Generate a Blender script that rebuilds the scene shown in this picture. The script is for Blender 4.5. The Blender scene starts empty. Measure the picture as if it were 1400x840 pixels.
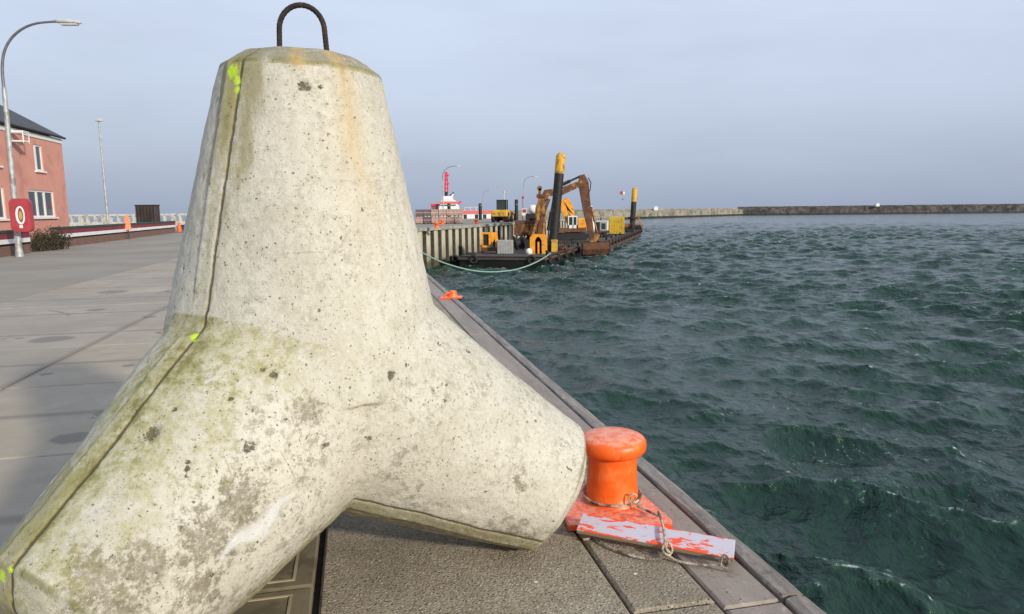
import bpy, bmesh, math, random
import numpy as np
from mathutils import Vector, Matrix
random.seed(7); rng = np.random.default_rng(11)
R = math.radians
sc = bpy.context.scene
COL = sc.collection
sc.view_settings.view_transform = 'Standard'
sc.view_settings.look = 'None'
sc.view_settings.exposure = 0.0
sc.view_settings.gamma = 1.0
sc.render.engine = 'CYCLES'
sc.cycles.max_bounces = 6

# ------------------------------------------------------------------ camera
cam = bpy.data.objects.new('camera', bpy.data.cameras.new('camera'))
COL.objects.link(cam); sc.camera = cam
cam.data.sensor_width = 36
cam.data.lens = 950.17 / 1400 * 36
cam.data.clip_start = 0.05; cam.data.clip_end = 30000
cam.matrix_world = Matrix.Translation((0, 0, 1.65)) @ Matrix.Rotation(R(90 - 7.912), 4, 'X') @ Matrix.Rotation(R(-0.61), 4, 'Z')
EYE = 1.65
WATER = -4.2

# ------------------------------------------------------------------ node helper
class G:
    def __init__(s, tree): s.t = tree; s.n = tree.nodes; s.l = tree.links
    def node(s, typ, **kw):
        nd = s.n.new(typ)
        for k, v in kw.items(): setattr(nd, k, v)
        return nd
    def put(s, sock, v):
        if isinstance(v, bpy.types.NodeSocket): s.l.new(v, sock)
        elif v is not None: sock.default_value = v
    def m(s, op, a, b=None, c=None, clamp=False):
        nd = s.node('ShaderNodeMath', operation=op, use_clamp=clamp)
        for i, v in enumerate((a, b, c)):
            if v is not None: s.put(nd.inputs[i], v)
        return nd.outputs[0]
    def mix(s, f, a, b):
        nd = s.node('ShaderNodeMix', data_type='RGBA')
        s.put(nd.inputs[0], f)
        for i, v in ((6, a), (7, b)):
            s.put(nd.inputs[i], (*v, 1) if isinstance(v, tuple) and len(v) == 3 else v)
        return nd.outputs[2]
    def noise(s, vec, scale, detail=4, rough=.55, out=0, dist=0):
        nd = s.node('ShaderNodeTexNoise'); nd.inputs['Scale'].default_value = scale
        nd.inputs['Detail'].default_value = detail; nd.inputs['Roughness'].default_value = rough
        nd.inputs['Distortion'].default_value = dist
        s.put(nd.inputs['Vector'], vec); return nd.outputs[out]
    def voro(s, vec, scale, feature='F1', out='Distance', rnd=1):
        nd = s.node('ShaderNodeTexVoronoi', feature=feature); nd.inputs['Scale'].default_value = scale
        nd.inputs['Randomness'].default_value = rnd
        s.put(nd.inputs['Vector'], vec); return nd.outputs[out]
    def step(s, v, a, b, lo=0., hi=1.):
        nd = s.node('ShaderNodeMapRange', interpolation_type='SMOOTHSTEP')
        s.put(nd.inputs[0], v)
        if a > b: a, b, lo, hi = b, a, hi, lo
        nd.inputs[1].default_value = a; nd.inputs[2].default_value = b
        nd.inputs[3].default_value = lo; nd.inputs[4].default_value = hi
        return nd.outputs[0]
    def map(s, vec, scale=(1, 1, 1), loc=(0, 0, 0), rot=(0, 0, 0)):
        nd = s.node('ShaderNodeMapping'); nd.inputs['Scale'].default_value = scale
        nd.inputs['Location'].default_value = loc; nd.inputs['Rotation'].default_value = rot
        s.put(nd.inputs['Vector'], vec); return nd.outputs[0]
    def attr(s, name):
        return s.node('ShaderNodeAttribute', attribute_name=name).outputs['Fac']
    def dist(s, vec, p):
        nd = s.node('ShaderNodeVectorMath', operation='DISTANCE'); s.put(nd.inputs[0], vec)
        nd.inputs[1].default_value = p; return nd.outputs['Value']
    def bump(s, h, strength=.3, dist=.01, normal=None):
        nd = s.node('ShaderNodeBump'); nd.inputs['Strength'].default_value = strength
        nd.inputs['Distance'].default_value = dist; s.put(nd.inputs['Height'], h)
        if normal is not None: s.put(nd.inputs['Normal'], normal)
        return nd.outputs[0]
    def obj(s): return s.node('ShaderNodeTexCoord').outputs['Object']
    def pos(s): return s.node('ShaderNodeNewGeometry').outputs['Position']

def newmat(name):
    mt = bpy.data.materials.new(name); mt.use_nodes = True
    g = G(mt.node_tree); b = mt.node_tree.nodes['Principled BSDF']
    return mt, g, b

def simple(name, col, rough=.6, metal=0., var=.25, scale=3., dirt=None, dirt_amt=.0, dscale=2., bump=.15, bscale=25, bd=.01):
    mt, g, b = newmat(name); o = g.pos()
    n = g.noise(o, scale, 6, .6)
    dark = tuple(c * (1 - var) for c in col); light = tuple(min(1, c * (1 + var)) for c in col)
    c = g.mix(g.step(n, .3, .7), dark, light)
    if dirt:
        n2 = g.noise(o, dscale, 8, .65)
        c = g.mix(g.step(n2, .62 - dirt_amt * .35, .72 - dirt_amt * .3), c, dirt)
    g.put(b.inputs['Base Color'], c)
    b.inputs['Roughness'].default_value = rough; b.inputs['Metallic'].default_value = metal
    g.put(b.inputs['Normal'], g.bump(g.noise(o, bscale, 4), bump, bd))
    return mt

# ------------------------------------------------------------------ mesh helper
class MB:
    def __init__(s): s.v = []; s.f = []; s.sm = []
    def add(s, vs, fs, smooth=False, M=None):
        k = len(s.v)
        for v in vs: s.v.append(tuple(M @ Vector(v)) if M else tuple(v))
        for f in fs: s.f.append([k + i for i in f]); s.sm.append(smooth)
    def box(s, x0, x1, y0, y1, z0, z1, M=None, b=0):
        if b:
            bm = bmesh.new(); bmesh.ops.create_cube(bm, size=1)
            for v in bm.verts: v.co = Vector(((x0+x1)/2 + v.co.x*(x1-x0), (y0+y1)/2 + v.co.y*(y1-y0), (z0+z1)/2 + v.co.z*(z1-z0)))
            bmesh.ops.bevel(bm, geom=bm.edges[:], offset=b, segments=2, affect='EDGES', profile=.5)
            bm.verts.ensure_lookup_table()
            s.add([v.co[:] for v in bm.verts], [[v.index for v in f.verts] for f in bm.faces], False, M); bm.free(); return s
        v = [(x0,y0,z0),(x1,y0,z0),(x1,y1,z0),(x0,y1,z0),(x0,y0,z1),(x1,y0,z1),(x1,y1,z1),(x0,y1,z1)]
        s.add(v, [(0,3,2,1),(4,5,6,7),(0,1,5,4),(1,2,6,5),(2,3,7,6),(3,0,4,7)], False, M); return s
    def tube(s, pts, r, n=10, cap=True, closed=False):
        pts = [Vector(p) for p in pts]; m = len(pts)
        rr = r if isinstance(r, (list, tuple)) else [r] * m
        vs = []; up = None
        for i, p in enumerate(pts):
            if closed: t = pts[(i+1) % m] - pts[i-1]
            else: t = pts[min(i+1, m-1)] - pts[max(i-1, 0)]
            t.normalize()
            if up is None:
                up = Vector((0,0,1)) if abs(t.z) < .9 else Vector((1,0,0))
            a = (up - t * up.dot(t)).normalized(); bq = t.cross(a); up = a
            for k in range(n):
                an = 2*math.pi*k/n; vs.append(tuple(p + rr[i]*(math.cos(an)*a + math.sin(an)*bq)))
        fs = []
        for i in range(m if closed else m-1):
            j = (i+1) % m
            for k in range(n):
                k2 = (k+1) % n; fs.append((i*n+k, i*n+k2, j*n+k2, j*n+k))
        s.add(vs, fs, True)
        if cap and not closed:
            s.add([vs[k] for k in range(n)][::-1], [list(range(n))]); s.add([vs[(m-1)*n+k] for k in range(n)], [list(range(n))])
        return s
    def lathe(s, prof, n=32, c=(0,0,0), M=None, smooth=True):
        vs = []; fs = []
        for r_, z in prof:
            for k in range(n):
                a = 2*math.pi*k/n; vs.append((c[0]+r_*math.cos(a), c[1]+r_*math.sin(a), c[2]+z))
        for i in range(len(prof)-1):
            for k in range(n):
                k2 = (k+1) % n; fs.append((i*n+k, i*n+k2, (i+1)*n+k2, (i+1)*n+k))
        s.add(vs, fs, smooth, M)
        s.add([vs[k] for k in range(n)][::-1], [list(range(n))], False, M); s.add([vs[-n+k] for k in range(n)], [list(range(n))], False, M)
        return s
    def prism(s, poly, h0, h1, axis='z', M=None):
        """extrude a 2-D outline; axis is the direction of extrusion"""
        def P(a, b, h): return (a, b, h) if axis == 'z' else ((a, h, b) if axis == 'y' else (h, a, b))
        n = len(poly)
        vs = [P(a, b, h0) for a, b in poly] + [P(a, b, h1) for a, b in poly]
        fs = [list(range(n))[::-1], [n+i for i in range(n)]] + [(i, (i+1) % n, n+(i+1) % n, n+i) for i in range(n)]
        s.add(vs, fs, False, M); return s
    def build(s, name, mat, parent=None, loc=None, bevel=0, fix=True):
        me = bpy.data.meshes.new(name); me.from_pydata(s.v, [], s.f); me.validate()
        me.polygons.foreach_set('use_smooth', s.sm) if len(me.polygons) == len(s.sm) else None
        if fix:
            bm = bmesh.new(); bm.from_mesh(me); bmesh.ops.recalc_face_normals(bm, faces=bm.faces[:])
            if bevel: bmesh.ops.bevel(bm, geom=[e for e in bm.edges if len(e.link_faces)==2 and e.calc_face_angle(0) > .5], offset=bevel, segments=2, affect='EDGES')
            bm.to_mesh(me); bm.free()
        o = bpy.data.objects.new(name, me); COL.objects.link(o)
        if mat: me.materials.append(mat)
        if parent: o.parent = parent
        if loc is not None: o.location = loc
        return o

def tag(o, label=None, cat=None, group=None, kind=None):
    if label: o['label'] = label
    if cat: o['category'] = cat
    if group: o['group'] = group
    if kind: o['kind'] = kind
    return o
def thing(name, label, cat, loc=(0,0,0), rz=0, group=None):
    o = bpy.data.objects.new(name, None); COL.objects.link(o); o.empty_display_size = .2
    o.location = loc; o.rotation_euler = (0, 0, rz); return tag(o, label, cat, group)
def dup(root, loc, rz=None, label=None, scale=None):
    r = root.copy(); COL.objects.link(r); r.location = loc
    if rz is not None: r.rotation_euler = (0, 0, rz)
    if label: r['label'] = label
    if scale: r.scale = scale
    for ch in list(root.children):
        c = ch.copy(); COL.objects.link(c); c.parent = r
        for gch in ch.children:
            d = gch.copy(); COL.objects.link(d); d.parent = c
    return r

# quay frame: u along the near quay edge (away from the camera), v inland from the edge
E_ = Vector((-.2163, .9763, 0)); N_ = Vector((-.9763, -.2163, 0)); Q0 = Vector((1.855, 0, 0))
def Q(u, v, z=0): return Q0 + E_*u + N_*v + Vector((0, 0, z))
QM = Matrix(((E_.x, N_.x, 0, Q0.x), (E_.y, N_.y, 0, Q0.y), (0, 0, 1, 0), (0, 0, 0, 1)))
QINV = QM.inverted()

# ------------------------------------------------------------------ world and sun
w = bpy.data.worlds.new('World'); sc.world = w; w.use_nodes = True
g = G(w.node_tree); bg = w.node_tree.nodes['Background']
SUN_EL, SUN_AZ = 21.0, 136.0
sky = g.node('ShaderNodeTexSky', sky_type='NISHITA', sun_disc=False)
sky.sun_elevation = R(SUN_EL); sky.sun_rotation = R(SUN_AZ); sky.air_density = 1.4; sky.dust_density = 2.5
tc = g.node('ShaderNodeTexCoord').outputs['Generated']
sx = g.node('ShaderNodeSeparateXYZ'); g.put(sx.inputs[0], tc); z = sx.outputs[2]
BG = .12
ramp = g.node('ShaderNodeValToRGB'); g.put(ramp.inputs[0], z)
els = ramp.color_ramp.elements
stops = [(0.0, (.385,.455,.60)), (.05, (.435,.51,.665)), (.14, (.55,.63,.795)), (.24, (.63,.715,.89)), (.33, (.69,.79,.965)), (.6, (.60,.70,.90)), (1.0, (.50,.61,.83))]
while len(els) < len(stops): els.new(.5)
for e_, (p, c) in zip(els, stops): e_.position = p; e_.color = (*c, 1)
veil = g.noise(g.map(tc, (1, 1, 4)), 1.6, 5, .55)
vm = g.step(veil, .3, .75, -.07, .09)
sc_ = g.m('ADD', vm, 1.0)
vv = g.node('ShaderNodeVectorMath', operation='SCALE'); g.put(vv.inputs[0], ramp.outputs[0]); g.put(vv.inputs['Scale'], g.m('DIVIDE', sc_, BG))
mx = g.node('ShaderNodeMix', data_type='RGBA'); mx.inputs[0].default_value = .9
g.put(mx.inputs[6], sky.outputs[0]); g.put(mx.inputs[7], vv.outputs[0])
g.put(bg.inputs[0], mx.outputs[2]); bg.inputs[1].default_value = BG
sun = bpy.data.objects.new('sun', bpy.data.lights.new('sun', 'SUN')); COL.objects.link(sun)
sun.data.energy = 3.8; sun.data.angle = R(3.5); sun.data.color = (1, .915, .78)
sd = Vector((math.sin(R(SUN_AZ))*math.cos(R(SUN_EL)), math.cos(R(SUN_AZ))*math.cos(R(SUN_EL)), math.sin(R(SUN_EL))))
sun.rotation_euler = sd.to_track_quat('Z', 'Y').to_euler(); sun.location = (20, -20, 20)

# ------------------------------------------------------------------ materials
def aggregate_mat():
    mt, g, b = newmat('exposed_aggregate'); o = g.pos()
    big = g.noise(o, 2.2, 5); fine = g.noise(o, 60, 4, .7)
    c = g.mix(g.step(big, .3, .7), (.30,.25,.175), (.44,.38,.28))
    c = g.mix(g.step(fine, .35, .7, 0, .7), c, (.12,.095,.06))
    vc = g.node('ShaderNodeTexVoronoi'); vc.inputs['Scale'].default_value = 85; g.put(vc.inputs['Vector'], o)
    sepc = g.node('ShaderNodeSeparateXYZ'); g.put(sepc.inputs[0], vc.outputs['Color'])
    peb = g.step(vc.outputs['Distance'], .42, .30)
    c = g.mix(g.m('MULTIPLY', peb, g.step(sepc.outputs[0], .88, .92)), c, (.58,.54,.46))
    c = g.mix(g.m('MULTIPLY', peb, g.step(sepc.outputs[1], .72, .76)), c, (.05,.042,.035))
    c = g.mix(g.m('MULTIPLY', peb, g.step(sepc.outputs[2], .86, .9)), c, (.30,.19,.12))
    v3 = g.node('ShaderNodeTexVoronoi'); v3.inputs['Scale'].default_value = 9; g.put(v3.inputs['Vector'], o)
    s3 = g.node('ShaderNodeSeparateXYZ'); g.put(s3.inputs[0], v3.outputs['Color'])
    c = g.mix(g.m('MULTIPLY', g.step(v3.outputs['Distance'], .10, .06), g.step(s3.outputs[0], .8, .82)), c, (.75,.72,.66))
    moss = g.noise(o, 4.5, 7, .7)
    c = g.mix(g.step(moss, .58, .72, 0, .45), c, (.17,.16,.06))
    g.put(b.inputs['Base Color'], c); b.inputs['Roughness'].default_value = .85
    h = g.m('ADD', g.m('MULTIPLY', vc.outputs['Distance'], -1.), g.m('MULTIPLY', fine, 1.2))
    g.put(b.inputs['Normal'], g.bump(h, .7, .006))
    return mt
M_AGG = aggregate_mat()

def slab_mat():
    mt, g, b = newmat('worn_concrete_slab'); o = g.pos(); q = g.obj()
    big = g.noise(o, .55, 6, .6); mid = g.noise(o, 3.5, 7, .7); fine = g.noise(o, 90, 4, .75)
    c = g.mix(g.step(big, .3, .7), (.335,.28,.205), (.455,.39,.295))
    c = g.mix(g.step(mid, .45, .8, 0, .45), c, (.25,.225,.19))
    c = g.mix(g.step(fine, .55, .75, 0, .35), c, (.2,.18,.16))
    ca = g.attr('tone'); c = g.mix(g.step(ca, 0, 1, 0, .35), c, (.24,.225,.21))
    sq = g.node('ShaderNodeSeparateXYZ'); g.put(sq.inputs[0], q)
    wj = g.m('MULTIPLY', g.m('SUBTRACT', mid, .5), .10)
    um = g.m('ABSOLUTE', g.m('SUBTRACT', g.m('MODULO', g.m('ADD', g.m('SUBTRACT', sq.outputs[0], 3.43), 222.105), 2.21), 1.105))   # 1.105 at a joint
    jd = g.m('MINIMUM', g.m('SUBTRACT', 1.105, um), g.m('ABSOLUTE', g.m('SUBTRACT', sq.outputs[1], 5.2)))
    jd = g.m('ADD', jd, wj)
    c = g.mix(g.step(jd, .10, .01, 0, .5), c, (.15,.125,.10))
    cke = g.m('ABSOLUTE', g.m('ADD', g.voro(g.map(o, (1, 1, 0)), .42, 'DISTANCE_TO_EDGE'), g.m('MULTIPLY', g.m('SUBTRACT', g.noise(o, 5, 6, .7), .5), .10)))
    c = g.mix(g.m('MULTIPLY', g.step(cke, .012, .002), g.step(big, .5, .56, 0, .6)), c, (.10,.085,.07))
    ptc = g.noise(o, 1.1, 2, .4, dist=.6); c = g.mix(g.step(ptc, .60, .63, 0, .22), c, (.22,.19,.155))
    grit = g.noise(o, 28, 7, .85); c = g.mix(g.step(grit, .58, .68, 0, .5), c, (.15,.125,.10))
    # round oily stains
    wob = g.m('MULTIPLY', g.m('SUBTRACT', mid, .5), .25)
    for (x, y, r_) in ((-6.2,9.21,.27), (-3.3,5.03,.14), (-4.24,7.51,.07), (-4.9,7.13,.07), (-7.3,12.1,.16), (-8.6,14.9,.3), (-5.9,11.2,.12), (-6.7,9.3,.08)):
        d = g.m('ADD', g.dist(o, (x, y, 0)), wob)
        c = g.mix(g.step(d, r_*1.15, r_*.75, 0, .55), c, (.10,.095,.09))
    # dirt trails across the joints
    tr = g.noise(g.map(q, (.5, 5, 1)), 1.4, 5, .6)
    c = g.mix(g.step(tr, .6, .8, 0, .4), c, (.22,.19,.15))
    g.put(b.inputs['Base Color'], c); b.inputs['Roughness'].default_value = .82
    g.put(b.inputs['Normal'], g.bump(g.m('ADD', fine, g.m('MULTIPLY', mid, 2.)), .25, .004))
    return mt
M_SLAB = slab_mat()
M_SLABB = simple('brown_stained_slab', (.175,.145,.085), .85, var=.2, scale=4, dirt=(.11,.09,.05), dirt_amt=.4, dscale=5, bump=.3, bscale=60, bd=.004)

def coping_mat(name, a, b2, sc1=2.):
    mt, g, b = newmat(name); o = g.pos(); q = g.obj()
    n = g.noise(g.map(q, (.35, 3, 3)), sc1, 7, .65); fine = g.noise(o, 45, 5, .7)
    c = g.mix(g.step(n, .3, .7), a, b2)
    c = g.mix(g.step(fine, .5, .75, 0, .5), c, tuple(x*.45 for x in a))
    ch = g.noise(o, 11, 8, .75); c = g.mix(g.step(ch, .56, .68, 0, .6), c, tuple(min(1, x*1.55) for x in b2)); c = g.mix(g.step(ch, .42, .34, 0, .6), c, tuple(x*.55 for x in a))
    sp = g.node('ShaderNodeTexVoronoi'); sp.inputs['Scale'].default_value = 26; g.put(sp.inputs['Vector'], o)
    sc3 = g.node('ShaderNodeSeparateXYZ'); g.put(sc3.inputs[0], sp.outputs['Color'])
    c = g.mix(g.m('MULTIPLY', g.step(sp.outputs['Distance'], .16, .10), g.step(sc3.outputs[0], .5, .55)), c, (.05,.045,.045))
    rst = g.noise(o, 5, 8, .7)
    c = g.mix(g.step(rst, .6, .74, 0, .7), c, (.13,.075,.04))
    g.put(b.inputs['Base Color'], c); b.inputs['Roughness'].default_value = .6
    g.put(b.inputs['Normal'], g.bump(g.m('ADD', fine, g.m('MULTIPLY', n, 3.)), .4, .005))
    return mt
M_STRIP = coping_mat('pinkish_concrete_strip', (.24,.195,.155), (.35,.285,.23))
M_LIP = coping_mat('dark_worn_kerb', (.17,.145,.12), (.34,.29,.24), 6.)

def asphalt_mat():
    mt, g, b = newmat('asphalt'); o = g.pos()
    n = g.noise(o, .25, 6, .6); f = g.noise(o, 70, 4, .7); st = g.noise(g.map(g.obj(), (.15, 1.2, 1)), .8, 6, .6)
    c = g.mix(g.step(n, .3, .7), (.25,.22,.175), (.33,.295,.24))
    c = g.mix(g.step(st, .45, .75, 0, .5), c, (.28,.27,.25))
    c = g.mix(g.step(f, .5, .8, 0, .5), c, (.09,.09,.09))
    g.put(b.inputs['Base Color'], c); b.inputs['Roughness'].default_value = .9
    g.put(b.inputs['Normal'], g.bump(f, .4, .006)); return mt
M_ASPH = asphalt_mat()
M_JOINT = simple('joint_dirt', (.035,.03,.025), .95, var=.4, scale=20)
M_QWALL = simple('quay_wall_concrete', (.16,.15,.13), .9, dirt=(.04,.045,.035), dirt_amt=.5, bump=.4)

# ------------------------------------------------------------------ the quay ground
# land polygon (top surface outline), the far quay turns right beyond B
B_ = Vector((-11.6, 61.0, 0)); D_ = Vector((.317, .9484, 0)).normalized(); DN = Vector((-D_.y, D_.x, 0))
def F(s, v, z=0): return B_ + D_*s + DN*v + Vector((0, 0, z))      # far quay frame
def land():
    m = MB()
    inner = .42
    pts = [Q(-14, inner), Q(61.5, inner), F(1.0, .5), F(125, .5), F(125, 34), F(44, 34), Vector((-14, 106, 0)), Vector((-260, 106, 0)), Vector((-260, -40, 0)), Q(-30, 60), Q(-14, 20)]
    poly = [(p.x, p.y) for p in pts]
    m.prism(poly, WATER - 3, -.04)
    o = m.build('quay_ground', M_JOINT); tag(o, kind='structure'); return o
land()
def asph():
    m = MB()
    pts = [Q(-14, 8.52), Q(59, 8.52), Q(60, .5), F(1.5, .55), F(125, .55), F(125, 33.9), F(44, 33.9), Vector((-14, 105.9, 0)), Vector((-259, 105.9, 0)), Vector((-259, -39, 0)), Q(-14, 60)]
    poly = [(p.x, p.y) for p in pts]
    m.prism(poly, -.036, 0.0)
    o = m.build('asphalt_road', M_ASPH); tag(o, kind='structure'); return o
asph()

def slab_set(name, rects, mat, ch=.008, jit=.004):
    vs = []; fs = []; tones = []
    for (u0, u1, v0, v1) in rects:
        k = len(vs); dz = random.uniform(-jit, jit) - .001
        zt = dz
        ring = lambda i, z_: [(u0+i, v0+i, z_), (u1-i, v0+i, z_), (u1-i, v1-i, z_), (u0+i, v1-i, z_)]
        vs += ring(0, -.05) + ring(0, zt-ch) + ring(ch, zt)
        for a in (0, 4):
            for i in range(4):
                j = (i+1) % 4; fs.append((k+a+i, k+a+j, k+a+4+j, k+a+4+i))
        fs.append((k+8, k+9, k+10, k+11)); t_ = random.random(); tones += [t_]*12
    me = bpy.data.meshes.new(name); me.from_pydata(vs, [], fs)
    at = me.attributes.new('tone', 'FLOAT', 'POINT'); at.data.foreach_set('value', tones)
    bm = bmesh.new(); bm.from_mesh(me); bmesh.ops.recalc_face_normals(bm, faces=bm.faces[:]); bm.to_mesh(me); bm.free()
    me.materials.append(mat); o = bpy.data.objects.new(name, me); COL.objects.link(o); o.matrix_world = QM
    tag(o, kind='structure'); return o
rows = []
for i in range(0, 30):
    u0 = 3.43 - 2.21*3 + i*2.21
    if u0 > 57: break
    rows.append((u0+.011, u0+2.21-.011))
slab_set('quay_paving', [(a, b, 2.062, 5.19) for a, b in rows[4:]] + [(a, b, 3.42, 5.19) for a, b in rows[:4]] + [(a, b, 5.215, 8.50) for a, b in rows], M_SLAB)
slab_set('brown_paving', [(a, b, 2.062, 3.40) for a, b in rows[:4]], M_SLABB)
slab_set('quay_edge_paving', [(-6, 1.1, .765, 2.03), (1.115, 8.2, .765, 2.03), (8.215, 15.5, .765, 2.03), (15.515, 24, .765, 2.03), (24.015, 40, .765, 2.03), (40.015, 58, .765, 2.03)]
         + [(-6, 2.90, .385, .752), (4.35, 11.9, .385, .752), (11.92, 20, .385, .752), (20.02, 58, .385, .752)], M_AGG, .012)
slab_set('bollard_recess', [(2.91, 4.335, .385, .752)], M_AGG, .012, .0)
# grouted panel border on the paving beside the tetrapod
gm = MB()
for a, b in rows[:4]:
    for (u0, u1, v0, v1) in ((a+.05, b-.05, 2.145, 2.157), (a+.05, b-.05, 3.30, 3.312), (a+.05, a+.062, 2.157, 3.30), (b-.062, b-.05, 2.157, 3.30)):
        gm.box(u0, u1, v0, v1, -.006, .0075)
M_GROUT = simple('pale_grout', (.36,.31,.19), .9)
o = gm.build('paving_grout', M_GROUT); o.matrix_world = QM; tag(o, kind='structure')
# concrete strip and raised kerb lip
st = []; u = -5.
for L in (2.1, 2.35, 3.4, 2.2, 1.9, 2.6, 2.2, 2.4, 2.0, 2.6, 2.4, 2.2, 2.4, 2.5, 2.6, 2.3, 2.5, 2.4, 2.6, 2.5, 2.4, 2.5, 2.6, 2.5, 2.6, 2.5):
    st.append((u, u+L-.012, .112, .374)); u += L
slab_set('coping_strip', st, M_STRIP, .01, .003)
lip = MB(); u = -5.6
prof = [(.105, -.3), (.105, .004), (.098, .013), (.060, .017), (.020, .016), (.004, .006), (-.006, -.03), (-.008, -.34)]
def lipseg(u0, u1, off=0):
    n = len(prof); vs = []
    ns = max(2, int((u1-u0)/.12)); 
    for i in range(ns+1):
        uu = u0 + (u1-u0)*i/ns
        for (v, z_) in prof: vs.append((uu, v + off + random.uniform(-.004, .004), z_ + random.uniform(-.003, .003)))
    fs = []
    for i in range(ns):
        for k in range(n):
            k2 = (k+1) % n; fs.append((i*n+k, i*n+k2, (i+1)*n+k2, (i+1)*n+k))
    fs.append(list(range(n))); fs.append([ns*n+k for k in range(n)][::-1])
    lip.add(vs, fs)
while u < 60:
    L = random.uniform(2.7, 3.3)
    if u < -2.5: L = 3.0
    elif u < .5: L = 5.45 - .0 - (u + 2.6)
    lipseg(u, min(u+L-.02, 61), random.uniform(-.004, .004)); u += L
o = lip.build('kerb', M_LIP); o.matrix_world = QM; tag(o, kind='structure')
qm = MB(); qm.box(-14, 61.2, .03, .5, WATER-3, -.052)
o = qm.build('near_quay_wall', M_QWALL); o.matrix_world = QM; tag(o, 'dark concrete quay wall dropping from the near kerb into the green water', 'quay wall')

# ------------------------------------------------------------------ water
def water():
    d2 = math.pi/180
    az = np.concatenate([np.linspace(-180, -14, 60, endpoint=False), np.linspace(-14, 42, 820, endpoint=False), np.linspace(42, 180, 50)])*d2
    H = EYE - WATER
    px = np.concatenate([np.linspace(2500, 720, 60, endpoint=False), np.linspace(720, 130, 640, endpoint=False), np.linspace(130, 40, 330, endpoint=False), np.linspace(40, 6, 190, endpoint=False), np.array([6, 4, 3, 2, 1.2, .6])])
    dist = 950*H/px
    spacing = np.abs(np.gradient(dist)); lat = dist*(56/820*d2)
    A, Dg = np.meshgrid(az, dist); X = Dg*np.sin(A); Y = Dg*np.cos(A)
    SP = np.maximum(spacing, lat)[:, None]
    Z = np.zeros_like(X); DX = np.zeros_like(X); DY = np.zeros_like(X); J = np.zeros_like(X)
    r = np.random.default_rng(5)
    wind = math.atan2(-.80, -.60)          # waves run towards the quay, lower left
    nw = 150
    lam = np.exp(r.uniform(math.log(.28), math.log(4.2), nw)); lam[:13] = r.uniform(3.6, 7, 13)
    for L in lam:
        k = 2*math.pi/L
        spread = .75 if L < 2 else .5
        th = wind + r.normal(0, spread)
        ks = .052 if L > 3.5 else (.044 if L > 1.2 else .036)      # wave slope per component
        a = ks/k*r.uniform(.5, 1.4)
        att = np.clip((L/(SP*1.7) - .6)/.8, 0, 1)
        if att.max() <= 0: continue
        ph = k*(X*math.cos(th) + Y*math.sin(th)) + r.uniform(0, 6.283)
        s_, c_ = np.sin(ph), np.cos(ph)
        Z += att*a*c_; DX -= att*a*.9*math.cos(th)*s_; DY -= att*a*.9*math.sin(th)*s_
        J += att*a*k*c_
    fade = np.clip((1500-Dg)/700, 0, 1)
    # gust groups modulate the height
    grp = 1 + .3*np.sin(X*.11+1.3)*np.cos(Y*.083+.6) + .2*np.sin(X*.037-Y*.05)
    Z *= grp*fade*1.12; DX *= fade; DY *= fade
    co = np.stack([X+DX, Y+DY, Z + 0.0], -1).reshape(-1, 3)
    nr, nc = X.shape
    i = np.arange(nr-1)[:, None]*nc + np.arange(nc-1)[None]
    q = np.stack([i, i+1, i+nc+1, i+nc], -1).reshape(-1, 4)
    me = bpy.data.meshes.new('harbour_water'); nv = len(co); nf = len(q)
    me.vertices.add(nv); me.vertices.foreach_set('co', co.ravel().astype(np.float32))
    me.loops.add(nf*4); me.loops.foreach_set('vertex_index', q.ravel().astype(np.int32))
    me.polygons.add(nf); me.polygons.foreach_set('loop_start', (np.arange(nf)*4).astype(np.int32))
    me.update(calc_edges=True); me.polygons.foreach_set('use_smooth', np.ones(nf, bool)); 
    at = me.attributes.new('crest', 'FLOAT', 'POINT'); at.data.foreach_set('value', (J*grp).ravel().astype(np.float32))
    mt, g, b = newmat('sea_water'); p = g.pos()
    cr = g.attr('crest')
    n1 = g.noise(p, 7, 5, .65, dist=.4); n2 = g.noise(g.map(p, (1, .55, 1), rot=(0,0,.7)), 2.2, 5, .6, dist=.5); n3 = g.noise(p, 26, 3, .6)
    n0 = g.noise(g.map(p, (1, .5, 1), rot=(0,0,.5)), .33, 6, .62, dist=.3)
    nf = g.noise(g.map(p, (1, .6, 1), rot=(0,0,.4)), .14, 5, .7, dist=.3); nb = g.bump(nf, .6, 1.6); nb = g.bump(n0, .7, 1.0, nb); nb = g.bump(n2, .6, .15, nb); nb = g.bump(n1, .55, .045, nb); nb = g.bump(n3, .35, .008, nb)
    patch = g.noise(p, .09, 4, .6)
    base = g.mix(g.step(patch, .3, .7), (.010,.033,.021), (.016,.046,.030))
    base = g.mix(g.step(cr, .15, .75, 0, .8), base, (.028,.074,.045))
    # foam: streaky bits near crests, plus sparse whitecaps
    fz = g.voro(g.map(p, (1, .45, 1), rot=(0,0,-.6)), 3.2, 'DISTANCE_TO_EDGE'); fzn = g.noise(p, 5, 7, .75, dist=1.)
    lines = g.m('MULTIPLY', g.step(fz, .05, .01), g.step(fzn, .52, .62))
    spots = g.noise(p, 1.15, 9, .72, dist=.6)
    area = g.noise(p, .16, 3, .6)
    f1 = g.m('MULTIPLY', g.step(spots, .61, .66), g.step(cr, .22, .5))
    f2 = g.m('MULTIPLY', g.m('MULTIPLY', lines, g.step(area, .50, .66)), .45)
    f3 = g.m('MULTIPLY', g.step(cr, .54, .78), g.step(fzn, .50, .62))
    foam = g.m('MAXIMUM', g.m('MAXIMUM', f1, f2), f3, clamp=True)
    foam = g.m('MULTIPLY', foam, .8)
    g.put(b.inputs['Base Color'], g.mix(foam, base, (.62,.68,.68)))
    g.put(b.inputs['Roughness'], g.m('ADD', g.m('MULTIPLY', foam, .5), .14))
    b.inputs['IOR'].default_value = 1.333; g.put(b.inputs['Normal'], nb)
    me.materials.append(mt)
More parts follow.
